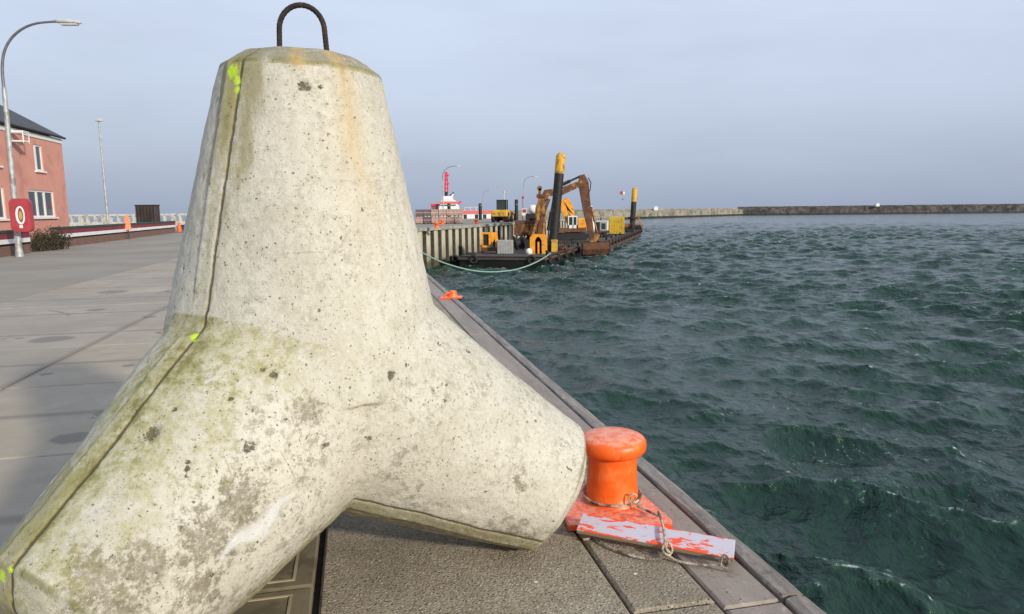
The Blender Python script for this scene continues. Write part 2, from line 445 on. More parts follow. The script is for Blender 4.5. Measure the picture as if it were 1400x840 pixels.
    o = bpy.data.objects.new('harbour_water', me); COL.objects.link(o); o.location = (0, 0, WATER); tag(o, kind='structure')
water()

# ------------------------------------------------------------------ the tetrapod
TC = Vector((-.9556, 3.1745, .9312)); TH = 2.3235
TF, TR1, TK, TCH = .5991*TH, .1372*TH, .2091, .0687
TD = {'u': (.0412,-.0309,.9987), 'r': (.8584,.1205,-.4987), 'l': (-.3911,-.7848,-.4808), 'b': (-.5488,.7216,-.4500)}
TD = {k: Vector(v).normalized() for k, v in TD.items()}
def tetra_mat():
    mt, g, b = newmat('weathered_cast_concrete'); o = g.obj()
    big = g.noise(o, 1.7, 6, .6); mid = g.noise(o, 6.5, 8, .68); fine = g.noise(o, 38, 6, .75); vf = g.noise(o, 140, 3, .7)
    sd_ = g.attr('seam_side'); sL = g.attr('seam_left'); ax = g.attr('axial'); top = g.attr('upleg')
    c = g.mix(g.step(big, .3, .7), (.54,.505,.405), (.67,.635,.53))
    c = g.mix(g.step(mid, .35, .75, 0, .55), c, (.70,.675,.58))
    c = g.mix(g.step(fine, .5, .72, 0, .5), c, (.36,.33,.26))
    # vertical run-off streaks on the upright leg
    stv = g.noise(g.map(o, (9, 9, .7)), 1.6, 5, .6)
    c = g.mix(g.m('MULTIPLY', g.step(stv, .55, .75, 0, .45), top), c, (.42,.385,.28))
    bm_ = g.noise(g.map(o, (26, 26, .5)), 1., 3, .5); c = g.mix(g.m('MULTIPLY', g.step(bm_, .5, .7, 0, .22), top), c, (.44,.41,.33))
    # grime freckles in patches
    pt = g.noise(o, 3.4, 5, .6, dist=.4); fr = g.noise(o, 24, 8, .78)
    gr = g.m('MULTIPLY', g.step(pt, .40, .60), g.step(fr, .49, .58))
    c = g.mix(g.m('MULTIPLY', gr, g.m('SUBTRACT', .62, g.m('MULTIPLY', top, .34))), c, (.23,.205,.14))
    # dirty brown lower flanks (splash zone, a real soiling with ragged edge)
    low = g.attr('low'); lw = g.m('ADD', low, g.m('MULTIPLY', g.m('SUBTRACT', pt, .5), 1.3))
    lowm = g.m('MULTIPLY', g.step(lw, .46, .82), g.step(g.m('ADD', g.m('MULTIPLY', fr, .75), g.m('MULTIPLY', mid, .25)), .40, .58))
    c = g.mix(g.m('MULTIPLY', lowm, .72), c, (.205,.175,.12))
    dtt = g.m('ADD', g.attr('dirt'), g.m('ADD', g.m('MULTIPLY', g.m('SUBTRACT', fr, .5), 2.4), g.m('MULTIPLY', g.m('SUBTRACT', pt, .5), .8)))
    c = g.mix(g.m('MULTIPLY', g.step(dtt, .30, .70), g.step(g.noise(o, 48, 6, .8), .36, .56, .35, .85)), c, g.mix(g.step(mid, .4, .6), (.155,.13,.075), (.25,.215,.15)))
    # dense fine peppering of weathering
    pep = g.noise(o, 62, 5, .85); pz = g.noise(o, 4.5, 4, .6)
    c = g.mix(g.m('MULTIPLY', g.step(pep, .54, .65, 0, .72), g.m('MULTIPLY', g.step(pz, .32, .62, .3, 1), g.m('SUBTRACT', 1.0, g.m('MULTIPLY', top, .45)))), c, (.24,.21,.135))
    c = g.mix(g.m('MULTIPLY', g.step(pep, .46, .34, 0, .7), g.step(pz, .62, .35, .2, 1)), c, (.80,.78,.69))
    # olive run-off lines on the upright leg, plus painted shade under the lower legs
    oa = g.attr('olive'); on = g.noise(g.map(o, (16, 16, .9)), 1.2, 6, .65)
    c = g.mix(g.m('MULTIPLY', g.step(g.m('ADD', oa, g.m('MULTIPLY', g.m('SUBTRACT', on, .5), 1.7)), .35, .85), .7), c, (.27,.235,.10))
    # algae
    al = g.attr('algae'); an = g.noise(o, 8, 8, .72); an2 = g.noise(g.map(o, (2, 2, 1)), 2.4, 6, .65)
    av = g.m('ADD', al, g.m('ADD', g.m('MULTIPLY', g.m('SUBTRACT', an, .5), 1.3), g.m('MULTIPLY', g.m('SUBTRACT', an2, .5), .9)))
    avf = g.m('ADD', av, g.m('MULTIPLY', g.m('SUBTRACT', fr, .5), 1.6))
    c = g.mix(g.step(avf, .30, 1.05, 0, .78), c, (.36,.335,.12))
    c = g.mix(g.step(avf, .8, 1.3, 0, .75), c, (.16,.14,.035))
    # old drip stain and olive tones alongside the upright seam
    # bug holes of several sizes
    hgt = g.m('MULTIPLY', fine, .6)
    for scl, th, r_, dk in ((12, .90, .12, (.17,.15,.09)), (26, .76, .17, (.13,.115,.07)), (60, .62, .26, (.15,.13,.085)), (110, .6, .28, (.2,.175,.12))):
        wv = g.node('ShaderNodeVectorMath', operation='ADD'); g.put(wv.inputs[0], o)
        nz = g.node('ShaderNodeTexNoise'); nz.inputs['Scale'].default_value = scl*2.2; g.put(nz.inputs['Vector'], o)
        wsc = g.node('ShaderNodeVectorMath', operation='SCALE'); g.put(wsc.inputs[0], nz.outputs['Color']); wsc.inputs['Scale'].default_value = .9/scl
        g.put(wv.inputs[1], wsc.outputs[0])
        v_ = g.node('ShaderNodeTexVoronoi'); v_.inputs['Scale'].default_value = scl; g.put(v_.inputs['Vector'], wv.outputs[0])
        sp = g.node('ShaderNodeSeparateXYZ'); g.put(sp.inputs[0], v_.outputs['Color'])
        rr = g.m('MULTIPLY', sp.outputs[1], r_)
        msk = g.m('MULTIPLY', g.step(g.m('SUBTRACT', v_.outputs['Distance'], rr), .03, -.02), g.step(sp.outputs[0], th, th+.01))
        c = g.mix(g.m('MULTIPLY', msk, .85), c, dk)
        hgt = g.m('SUBTRACT', hgt, g.m('MULTIPLY', msk, 22./scl*1.2))
    spm = g.step(g.m('ADD', g.attr('spots'), g.m('MULTIPLY', g.m('SUBTRACT', g.noise(o, 55, 5, .8, dist=1.), .5), 3.0)), .55, .95)
    c = g.mix(g.m('MULTIPLY', spm, g.step(g.noise(o, 70, 4, .8), .3, .55, .55, .95)), c, (.115,.10,.035)); hgt = g.m('SUBTRACT', hgt, g.m('MULTIPLY', spm, 1.4))
    # fine shrinkage cracks
    ck = g.voro(g.map(o, (1,1,1)), 3.3, 'DISTANCE_TO_EDGE'); ckd = g.noise(o, 2.2, 4)
    wv2 = g.m('ADD', ck, g.m('MULTIPLY', g.m('SUBTRACT', mid, .5), .12))
    crk = g.m('MULTIPLY', g.step(g.m('ABSOLUTE', wv2), .006, .001), g.step(ckd, .56, .62))
    c = g.mix(g.m('MULTIPLY', crk, .5), c, (.22,.19,.13))
    # mould seam: dark dirty groove
    sw = g.m('ABSOLUTE', g.m('ADD', sd_, g.m('MULTIPLY', g.m('SUBTRACT', fine, .5), .008)))
    seam = g.m('MULTIPLY', g.m('MULTIPLY', g.step(sw, .0085, .003), g.step(mid, .25, .42, .5, 1)), g.attr('groove'))
    c = g.mix(g.m('MULTIPLY', seam, .88), c, (.085,.065,.025))
    sw2 = g.m('ABSOLUTE', g.m('SUBTRACT', sd_, .085)); 
    c = g.mix(g.m('MULTIPLY', g.m('MULTIPLY', g.step(sw2, .012, .002), g.step(an, .45, .6, 0, .6)), sL), c, (.2,.18,.06))
    hgt = g.m('SUBTRACT', hgt, g.m('MULTIPLY', seam, 2.2))
    # edges of the tips: greenish dirty arris
    ed = g.m('ABSOLUTE', g.m('ADD', g.m('SUBTRACT', ax, TF-TCH), g.m('MULTIPLY', g.m('SUBTRACT', mid, .5), .03)))
    c = g.mix(g.m('MULTIPLY', g.step(ed, .016, .003), g.step(an2, .4, .55, .15, .75)), c, (.20,.19,.07))
    tipm = g.m('MULTIPLY', g.step(ax, TF-TCH-.005, TF-TCH+.02), g.step(fine, .38, .6, .25, .8))
    c = g.mix(g.m('MULTIPLY', tipm, top), c, (.25,.225,.165))
    # rust runs from the lifting loop
    rs = g.attr('rust'); rn = g.noise(g.map(o, (12, 12, 1.6)), 1.5, 5, .6)
    c = g.mix(g.m('MULTIPLY', rs, g.step(rn, .3, .66, .2, .9)), c, (.56,.39,.15))
    c = g.mix(g.m('MULTIPLY', g.step(rs, .8, 1.1, 0, .6), g.step(fine, .4, .6)), c, (.30,.13,.03))
    # pale scrape on the left leg
    sv = g.attr('scrape'); c = g.mix(g.m('MULTIPLY', g.m('MULTIPLY', g.step(sv, .0, .1), g.step(g.m('ADD', sv, g.m('MULTIPLY', g.m('SUBTRACT', fr, .5), 2.4)), .25, .8)), .8), c, (.72,.72,.70))
    # fluorescent survey paint marks
    pm = g.attr('paint'); pmm = g.step(g.m('ADD', pm, g.m('MULTIPLY', g.m('SUBTRACT', g.noise(o, 45, 7, .8), .5), 2.2)), .42, .85)
    c = g.mix(g.m('MULTIPLY', pmm, g.step(fine, .25, .5, .35, .88)), c, (.56,.82,.03))
    g.put(b.inputs['Base Color'], c); b.inputs['Roughness'].default_value = .88
    hh = g.m('ADD', hgt, g.m('ADD', g.m('MULTIPLY', mid, 1.2), g.m('MULTIPLY', vf, .35)))
    g.put(b.inputs['Normal'], g.bump(g.m('ADD', hh, g.m('MULTIPLY', pep, 1.0)), .8, .007))
    return mt

def tetrapod():
    root = thing('concrete_tetrapod', 'huge weathered concrete tetrapod standing on the quay, streaked with green algae and yellow paint marks', 'tetrapod', (TC.x, TC.y, 0))
    m = MB()
    for k, d in TD.items():
        Mx = Matrix.Translation(Vector((0, 0, TC.z))) @ d.to_track_quat('Z', 'Y').to_matrix().to_4x4()
        kk = TK + (.028 if k == 'u' else 0); rb = TR1 + kk*TF
        prof = [(rb, 0)] + [(TR1 + kk*(TF-s), s) for s in np.linspace(.1, TF-TCH, 10)] + [(TR1-.010, TF-TCH+.014), (TR1-.045, TF-.030), (TR1-.085, TF-.008), (TR1-.12, TF)]
        m.lathe([(float(a), float(b_)) for a, b_ in prof], 72, M=Mx)
    tmp = m.build('tmp', None, fix=True)
    md = tmp.modifiers.new('r', 'REMESH'); md.mode = 'VOXEL'; md.voxel_size = .0105
    md2 = tmp.modifiers.new('s', 'SMOOTH'); md2.iterations = 1; md2.factor = .5
    for nm, sz, stg in (('c1', .55, .022), ('c2', .13, .010), ('c3', .035, .0045)):
        tx = bpy.data.textures.new(nm, 'CLOUDS'); tx.noise_scale = sz; tx.noise_depth = 3
        dm = tmp.modifiers.new(nm, 'DISPLACE'); dm.texture = tx; dm.strength = stg; dm.mid_level = .5; dm.texture_coords = 'LOCAL'
    dg = bpy.context.evaluated_depsgraph_get()
    me = bpy.data.meshes.new_from_object(tmp.evaluated_get(dg)); bpy.data.objects.remove(tmp)
    me.name = 'body'; n = len(me.vertices)
    co = np.empty(n*3, np.float32); me.vertices.foreach_get('co', co); co = co.reshape(-1, 3).astype(float)
    p = co - np.array([0, 0, TC.z])
    keys = ['u', 'r', 'l', 'b']; D = np.array([TD[k][:] for k in keys])
    ax = p@D.T; dn = np.linalg.norm(p, axis=1, keepdims=True)
    leg = (ax/dn).argmax(1); s = ax[np.arange(n), leg]; dl = D[leg]; per = p - dl*s[:, None]; pr = np.linalg.norm(per, axis=1)
    seam = np.full(n, 9.); stripok = np.zeros(n); grv = np.ones(n)
    for li, L in enumerate(keys):
        for mi, M_ in enumerate(keys):
            if mi == li: continue
            mvec = D[mi] - D[li]*(D[mi]@D[li]); mvec /= np.linalg.norm(mvec)
            side = np.cross(D[li], mvec)
            ob = [k for k in keys if k not in (L, M_)]
            if 'b' in ob and side@D[keys.index('b')] < 0: side = -side
            sel = leg == li
            x = per@mvec; y = per@side
            if L == 'r' and M_ == 'l': y = y + .058*np.clip((1.9 - s)/.6, .45, 1)
            if L == 'l' and M_ == 'r': y = y + .02
            yy = np.where(x > 0, y, 9.)
            upd = sel & (np.abs(yy) < np.abs(seam)); seam[upd] = yy[upd]
            stripok[upd] = 1. if {L, M_} in ({'u', 'l'}, {'l', 'r'}) else 0.; grv[upd] = .25 if {L, M_} == {'u', 'r'} else 1.
    nrm = per/np.maximum(pr, 1e-6)[:, None]
    strip = 1/(1+np.exp(-np.clip((seam-.004)/.002, -50, 50))) * 1/(1+np.exp(np.clip((seam-.085)/.0025, -50, 50)))
    strip *= (seam < 5)*(s > .42)*stripok
    co += nrm*(strip*(.002 + seam**2/(2*np.maximum(pr, .2))))[:, None]
    groove = np.exp(-(seam/.008)**2)*(s > .35)*grv; co -= nrm*(groove*.006)[:, None]
    # air holes with real depth
    pw0 = co + np.array([TC.x, TC.y, 0])
    for (x, y, z_, r_) in SPOTS:
        dd = np.linalg.norm(pw0 - np.array([x, y, z_]), axis=1)/r_
        co -= nrm*(np.clip(1.15-dd, 0, 1)**.7*min(.012, r_*.6))[:, None]
    rh = np.random.default_rng(4); idx = rh.choice(n, 260, replace=False)
    for i_ in idx:
        r_ = rh.uniform(.008, .016); dd = np.linalg.norm((co - co[i_])*np.array([1, 1, rh.uniform(.6, 1.3)]), axis=1)/r_
        co -= nrm*(np.clip(1.2-dd, 0, 1)*.006)[:, None]
    me.vertices.foreach_set('co', co.astype(np.float32).ravel())
    def put(name, val):
        a = me.attributes.new(name, 'FLOAT', 'POINT'); a.data.foreach_set('value', np.asarray(val, np.float32))
    put('seam_side', np.clip(seam, -1, 1)); put('axial', s); put('upleg', (leg == 0)*1.)
    put('seam_left', stripok); put('groove', grv)
    zz = co[:, 2]
    D_l = D[2]
    # algae: alongside the left seams, thicker on the far strip, at the crotch and on the top arris
    m_ul = D[2] - D[0]*(D[2]@D[0]); m_ul /= np.linalg.norm(m_ul); m_lu = D[0] - D[2]*(D[2]@D[0]); m_lu /= np.linalg.norm(m_lu)
    angu = np.degrees(np.arccos(np.clip((nrm@m_ul), -1, 1))); angl = np.degrees(np.arccos(np.clip((nrm@m_lu), -1, 1)))
    al = np.zeros(n)
    au = np.exp(-(angu/13)**2)*.80*np.clip((s-.35)/.8, .35, 1.0); au += np.exp(-((seam-.045)/.022)**2)*.25*(angu < 40)
    al = np.where(leg == 0, au, al)
    alf = np.clip(1.02-angl/75, 0, 1)*.85*np.clip(1.3-s*.45, .3, 1)
    al = np.where(leg == 2, alf, al)
    al = np.where((leg == 1) & (s > .6), np.clip(1-np.degrees(np.arccos(np.clip(nrm@np.array([0,0,1.]), -1, 1)))/40, 0, 1)*.35, al)
    al += (leg == 0)*(s > TF-TCH-.01)*.28*(angu < 110)
    al += np.exp(-((seam)/.02)**2)*.22*(s > .3)*(zz < .9)
    al = np.where(leg == 2, np.clip(al + .12, 0, 1.1)*np.where(angl < 95, 1, 0)*np.clip((115-angl)/50, 0, 1), al)
    put('algae', al)
    ang_s = np.degrees(np.arctan2(per[:, 1], per[:, 0]))
    ol = np.where(leg == 0, np.exp(-((ang_s+104)/9)**2)*np.clip((s-.55)/.8, 0, 1)*.85 + np.exp(-((angu)/16)**2)*.35, 0)
    ol = np.maximum(ol, (leg == 0)*(s > TF-TCH-.02)*.75)
    ol = np.maximum(ol, (leg == 0)*(seam > .0)*(seam < .12)*stripok*np.clip((s-.5)/.7, .25, 1)*.95)
    ol = np.maximum(ol, (leg == 2)*(seam > .0)*(seam < .09)*stripok*.45)
    ol = np.maximum(ol, ((leg == 1) | ((leg == 2) & (zz < .8)))*(seam > -.004)*(seam < .2)*stripok*.85)  # greenish dirt tone on the undersides also stands in for their shade
    put('olive', ol)
    lowf = np.clip((.62-zz)/.55, 0, 1); lowf = np.where(leg == 0, np.clip((.98-zz)/.5, 0, 1)*.3, lowf); put('low', lowf)
    put('low', lowf) if False else None
    # rust: azimuth band on the upright leg
    az = np.degrees(np.arctan2(per[:, 1], per[:, 0]))
    rt = np.zeros(n)
    for a0, wd, s0, s1, amp in ((-47, 5.5, .55, TF-.02, 1.0), (-77, 5.5, TF-.12, TF+.05, 1.0)):
        wv = wd*(1 + np.clip((TF - s)/.7, 0, 1.2)*1.6)
        fall = np.clip((s - s0)/.75, 0, 1)**1.2 if a0 > -60 else np.clip((s-s0)/.05, 0, 1)
        rt = np.maximum(rt, amp*np.exp(-((az-a0-(TF-s)*6)/wv)**2)*fall*(leg == 0))
    put('rust', rt)
    # marks placed where they sit on the concrete
    pw = co + np.array([TC.x, TC.y, 0])
    PAINT = [PAINT_PTS]
    spx = np.zeros(n); dtx = np.zeros(n)
    for (x, y, z_, r_) in SPOTS: spx = np.maximum(spx, 1.5 - np.linalg.norm((pw - np.array([x, y, z_])), axis=1)/r_)
    for (x, y, z_, r_) in DIRT: dtx = np.maximum(dtx, 1.0 - np.linalg.norm((pw - np.array([x, y, z_])), axis=1)/r_/1.25)
    put('spots', np.clip(spx, 0, 1.5)); put('dirt', np.clip(dtx, 0, 1))
    pmx = np.zeros(n)
    for (x, y, z_, r_) in PAINT_PTS:
        pmx = np.maximum(pmx, 1.25 - np.linalg.norm((pw - np.array([x, y, z_])), axis=1)/r_)
    put('paint', np.clip(pmx, 0, 1.2))
    a_, b_ = np.array(SCRAPE[0]), np.array(SCRAPE[1]); ab = b_-a_; tt = np.clip(((pw-a_)@ab)/(ab@ab), 0, 1)
    put('scrape', np.clip(1 - np.linalg.norm(pw - a_ - tt[:, None]*ab - np.array([0,0,1.])*(.02*np.sin(tt*9))[:, None], axis=1)/(.02+.055*np.sin(np.clip(tt,.0,1)*3.1)**2), 0, 1))
    me.polygons.foreach_set('use_smooth', np.ones(len(me.polygons), bool)); me.materials.clear(); me.materials.append(tetra_mat()); me.update()
    body = bpy.data.objects.new('body', me); COL.objects.link(body); body.parent = root
    # lifting loop of ribbed bar
    lp = MB(); pts = []
    c0 = TD['u']*TF + Vector((0, 0, TC.z)); cx, cz = c0.x, c0.z
    hw, hh = .094, .205
    pts += [(-hw-.006, 0, -.12), (-hw-.004, 0, 0), (-hw, 0, hh-hw*1.1)]
    for k in range(1, 16):
        a = math.pi - math.pi*k/16; pts.append((hw*math.cos(a), 0, hh-hw*1.1 + hw*1.1*math.sin(a)))
    pts += [(hw, 0, hh-hw*1.1), (hw+.006, 0, 0), (hw+.008, 0, -.12)]
    # resample, with ribs
    P_ = [Vector(p_) for p_ in pts]; out = []; 
    for i in range(len(P_)-1):
        k = max(1, int((P_[i+1]-P_[i]).length/.005))
        for j in range(k): out.append(P_[i].lerp(P_[i+1], j/k))
    out.append(P_[-1])
    ang = R(8); 
    out = [Vector((c0.x+.012 + p_.x*math.cos(ang), c0.y-.02 + p_.x*math.sin(ang), c0.z + p_.z)) for p_ in out]
    lp.tube(out, [.0112 + (.0009 if i % 3 == 0 else 0) for i in range(len(out))], 12)
    lo = lp.build('lifting_loop', simple('rusty_rebar', (.022,.014,.012), .85, var=.4, scale=60, dirt=(.06,.028,.015), dirt_amt=.3, dscale=30), root)
PAINT_PTS = [(-1.089,2.837,2.203,.042), (-1.067,2.818,2.166,.030), (-1.065,2.814,2.13,.022), (-1.219,2.614,1.184,.024), (-1.202,2.599,1.173,.018), (-.561,3.139,2.194,.02), (-.555,3.152,2.165,.02), (-.345,3.2,1.24,.035), (-.31,3.2,1.2,.035), (-1.571,2.002,.557,.026), (-1.535,1.986,.582,.018)]
SCRAPE = ((-.988,2.212,.497), (-.808,2.417,.622))
SPOTS = [(-1.241,2.303,.908,.03), (-.928,2.347,.837,.022), (-.699,2.748,1.623,.021), (-.847,2.676,1.492,.015), (-.807,2.797,2.137,.02), (-.787,2.804,2.13,.016), (-.744,2.824,2.133,.012), (-.71,2.53,.776,.018), (-.495,2.753,.991,.021), (-1.095,2.227,.779,.010), (-1.098,2.241,.80,.010), (-1.1,2.25,.82,.008), (-.771,2.749,1.793,.009), (-1.009,2.415,.995,.011), (-.831,2.454,.901,.009), (-.577,2.684,.751,.012), (-.983,2.741,1.856,.012), (-.201,3.097,1.021,.014), (-.32,2.977,1.079,.011), (-.922,2.514,1.078,.012), (-.885,2.513,1.059,.017), (-1.188,2.364,.972,.011), (-.637,2.767,1.492,.009)]
DIRT = [(-1.277,1.982,.557,.14), (-1.161,2.059,.562,.12), (-1.028,2.179,.574,.13), (-1.214,1.976,.465,.15), (-.94,2.28,.656,.15), (-.767,2.514,.923,.10), (-1.0,2.1,.42,.16), (-.85,2.25,.50,.12), (.05,2.85,.45,.12), (.2,2.9,.4,.1), (-.3,2.7,.62,.10), (-1.34,2.0,.35,.15)]
tetrapod()

# ------------------------------------------------------------------ bollard
def orange_mat(name, col=(.92,.125,.010), var=(.98,.25,.06), worn=.45, base=(.50,.11,.03)):
    mt, g, b = newmat(name); o = g.obj()
    n = g.noise(o, 9, 7, .65); n2 = g.noise(o, 28, 8, .7)
    c = g.mix(g.step(n, .45, .75, 0, .8), col, var)
    c = g.mix(g.step(n2, .70 - worn*.2, .76 - worn*.2, 0, .75), c, base)
    n4 = g.noise(g.map(o, (1, 1, .35)), 34, 6, .7); c = g.mix(g.step(n4, .55, .75, 0, .6), c, (.95,.30,.10)); c = g.mix(g.step(n4, .42, .3, 0, .5), c, tuple(x*.6 for x in col))
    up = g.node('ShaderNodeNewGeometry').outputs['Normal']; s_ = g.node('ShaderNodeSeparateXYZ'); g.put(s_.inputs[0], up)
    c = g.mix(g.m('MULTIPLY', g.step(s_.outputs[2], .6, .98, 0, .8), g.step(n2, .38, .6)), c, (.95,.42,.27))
    g.put(b.inputs['Base Color'], c); b.inputs['Roughness'].default_value = .36
    g.put(b.inputs['Normal'], g.bump(g.m('ADD', n2, n), .3, .006)); return mt
M_OR = orange_mat('orange_bollard_paint'); M_ORR = orange_mat('red_orange_plate_paint', (.86,.085,.016), (.95,.2,.07), .55)
bx, by = .553, 3.745
bol = thing('mooring_bollard', 'bright orange mooring bollard with mushroom cap at the near quay edge beside the tetrapod', 'bollard', (bx, by, 0))
MB().lathe([(.165, .03), (.158, .045), (.146, .06), (.143, .09), (.139, .16), (.137, .25), (.139, .28), (.141, .295)], 48).build('post', M_OR, bol)
MB().lathe([(.138, .290), (.142, .301), (.156, .306), (.174, .313), (.186, .330), (.189, .350), (.186, .374), (.174, .392), (.15, .403), (.10, .409), (.05, .411)], 48).build('cap', M_OR, bol)
pl = MB(); pc = [(.255,3.60), (.28,3.40), (.815,3.40), (.83,3.46), (.71,3.90), (.68,3.94), (.40,3.97), (.37,3.93)]
pl.prism([(x-bx, y-by) for x, y in pc], .002, .034); pl.build('base_plate', M_ORR, bol, bevel=.006)

# painted board lying against the bollard plate
def board_mat():
    mt, g, b = newmat('flaking_painted_timber'); o = g.obj()
    n = g.noise(g.map(o, (.55, 1.5, 1)), 24, 8, .62, dist=.3); n2 = g.noise(o, 5, 4)
    nm = g.node('ShaderNodeTexCoord').outputs['Object']; s_ = g.node('ShaderNodeSeparateXYZ'); g.put(s_.inputs[0], nm)
    edge = g.m('MULTIPLY', g.step(g.m('ABSOLUTE', s_.outputs[1]), .045, .064), .14)
    c = g.mix(g.step(g.m('ADD', g.m('ADD', n, edge), g.m('MULTIPLY', g.m('SUBTRACT', n2, .5), .15)), .565, .59), (.56,.52,.58), (.85,.10,.035))
    top = g.step(s_.outputs[2], .004, .011)
    wood = g.mix(g.noise(g.map(o, (2, 30, 30)), 3, 4), (.20,.15,.09), (.34,.27,.16))
    c = g.mix(top, wood, c)
    g.put(b.inputs['Base Color'], c); b.inputs['Roughness'].default_value = .6
    g.put(b.inputs['Normal'], g.bump(g.m('ADD', n, g.noise(g.map(o, (1, 25, 25)), 4, 4)), .45, .005)); return mt
bd = MB(); bd.box(-.375, .375, -.065, .065, -.012, .014, b=.003)
bo = bd.build('timber_board', board_mat()); bo.location = (.684, 3.212, .062); bo.rotation_euler = (R(14), R(2.0), R(-20))
tag(bo, 'lilac white board with flaking red paint lying across the front of the orange bollard plate', 'board')

# rope
def smooth_path(pts, n=10):
    P_ = [Vector(p) for p in pts]; out = []
    for i in range(len(P_)-1):
        p0 = P_[max(i-1, 0)]; p1 = P_[i]; p2 = P_[i+1]; p3 = P_[min(i+2, len(P_)-1)]
        for k in range(n):
            t = k/n; out.append(.5*((2*p1) + (-p0+p2)*t + (2*p0-5*p1+4*p2-p3)*t*t + (-p0+3*p1-3*p2+p3)*t**3))
    out.append(P_[-1]); return out
def rope_mesh(m, pts, r_=.0055, n=12):
    path = smooth_path(pts, n); L = 0; strands = 3
    # three twisted strands
    acc = [0]
    for i in range(1, len(path)): acc.append(acc[-1] + (path[i]-path[i-1]).length)
    N = max(8, int(acc[-1]/(r_*1.3))); res = []; j = 0
    for i in range(N+1):
        d = acc[-1]*i/N
        while j < len(acc)-2 and acc[j+1] < d: j += 1
        t = (d-acc[j])/max(1e-6, acc[j+1]-acc[j]); res.append((path[j].lerp(path[j+1], t), d))
    for s_ in range(strands):
        pp = []
        for i, (p, d) in enumerate(res):
            t = (res[min(i+1, N)][0]-res[max(i-1, 0)][0]).normalized(); a = t.orthogonal().normalized()
            up = Vector((0,0,1)); a = up - t*up.dot(t); a = a.normalized() if a.length > .1 else t.orthogonal().normalized(); b_ = t.cross(a)
            an = d/(r_*7)*2*math.pi + s_*2*math.pi/3
            pp.append(p + (a*math.cos(an) + b_*math.sin(an))*r_*.5)
        m.tube(pp, r_*.62, 6)
M_ROPE = simple('weathered_rope', (.44,.37,.28), .9, var=.35, scale=40, dirt=(.13,.10,.07), dirt_amt=.4, dscale=9)
rp = MB()
ring = [(bx + .158*math.cos(a), by + .158*math.sin(a), .052 + .006*math.sin(3*a)) for a in np.linspace(0, 2*math.pi, 22)]
rope_mesh(rp, ring, .006, 3)
ring = [(bx + .164*math.cos(a), by + .164*math.sin(a), .066 + .01*math.sin(a)) for a in np.linspace(.6, 2*math.pi+.2, 22)]
rope_mesh(rp, ring, .006, 3)
rope_mesh(rp, [(.64,3.612,.06), (.665,3.60,.10), (.645,3.585,.125), (.62,3.59,.10), (.64,3.57,.07), (.69,3.56,.085), (.665,3.60,.06)], .005, 6)
rope_mesh(rp, [(.665,3.575,.06), (.72,3.52,.052), (.745,3.42,.075), (.735,3.36,.122), (.732,3.25,.105), (.722,3.15,.085), (.715,3.11,.06), (.735,3.10,.035), (.725,3.145,.02)], .0065, 8)
rope_mesh(rp, [(.72,3.13,.075), (.70,3.10,.05), (.725,3.085,.03), (.75,3.11,.045), (.735,3.14,.07), (.715,3.11,.045)], .005, 6)
rope_mesh(rp, [(.40,3.38,.012), (.40,3.33,.013), (.43,3.26,.012), (.49,3.18,.012), (.56,3.12,.012), (.63,3.09,.012), (.68,3.085,.012), (.71,3.10,.02), (.725,3.12,.035)], .0065, 8)
rope_mesh(rp, [(.72,3.10,.03), (.76,3.065,.014), (.83,3.035,.013), (.90,3.02,.014), (.95,3.0,.03), (.965,2.985,.05)], .0065, 8)
rope_mesh(rp, [(.95,3.01,.06), (.975,2.985,.05), (.965,2.965,.03), (.94,2.975,.04), (.96,3.0,.075), (.985,3.0,.045), (.955,2.975,.025), (1.0,2.965,.012)], .005, 6)
rope_mesh(rp, [(.36,3.36,.03), (.385,3.335,.02), (.40,3.36,.012), (.37,3.30,.012), (.345,3.29,.012)], .007, 6)
o = rp.build('rope', M_ROPE, fix=False); tag(o, 'thin weathered brown rope looped round the orange bollard and over the board', 'rope')

# low orange fitting further along the kerb
ft = thing('deck_ring', 'small orange metal fitting on a red plate further along the near kerb', 'mooring fitting', (-1.17, 13.2, 0), R(12.5))
MB().prism([(-.24,-.14), (.20,-.14), (.24,.10), (-.16,.16)], .002, .03).build('base_plate', M_ORR, ft, bevel=.006)
MB().lathe([(.10, .03), (.09, .06), (.075, .10), (.08, .125), (.06, .14)], 20, c=(.04, .02, 0)).build('stub', M_OR, ft)
MB().tube([(-.12, 0, .03), (-.11, 0, .075), (-.04, 0, .10), (.02, 0, .08)], .022, 8).build('hook', M_OR, ft)

# black rubber fenders hung outside the kerb
M_RUB = simple('black_rubber', (.012,.012,.013), .55, var=.4, scale=12)
fenders = [(4.02, 'black rubber fender hanging outside the kerb, the nearest one beside the board'), (5.75, 'black rubber fender hanging outside the kerb, second nearest, just beyond the orange bollard'),
           (7.75, 'black rubber fender outside the kerb, third nearest, level with the tetrapod shoulder'), (9.9, 'black rubber fender outside the kerb, fourth nearest'), (12.0, 'black rubber fender outside the kerb, farthest one near the small orange fitting')]
for i, (y, lab) in enumerate(fenders):
    u_ = y/.9763 + .0; t_ = thing('rubber_fender', lab, 'fender', Q(u_, 0, -.2), math.atan2(E_.y, E_.x), 'rubber fenders on the near quay wall')
    fm = MB(); fm.prism([(.0,.10), (-.10,.08), (-.145,.02), (-.14,-.5), (-.09,-.56), (0,-.58)], -.11, .11, 'x')
    # prism along local x; local y points inland, so the fender sits outside at negative y
    fo = fm.build('block', M_RUB, t_, bevel=.025)
    MB().lathe([(.02, 0), (.02, .02), (.01, .024)], 10, M=Matrix.Translation((0, -.145, -.1)) @ Matrix.Rotation(R(90), 4, 'X')).build('bolt', M_JOINT, t_)
    if i % 2: t_.scale = (.8, .8, .8)

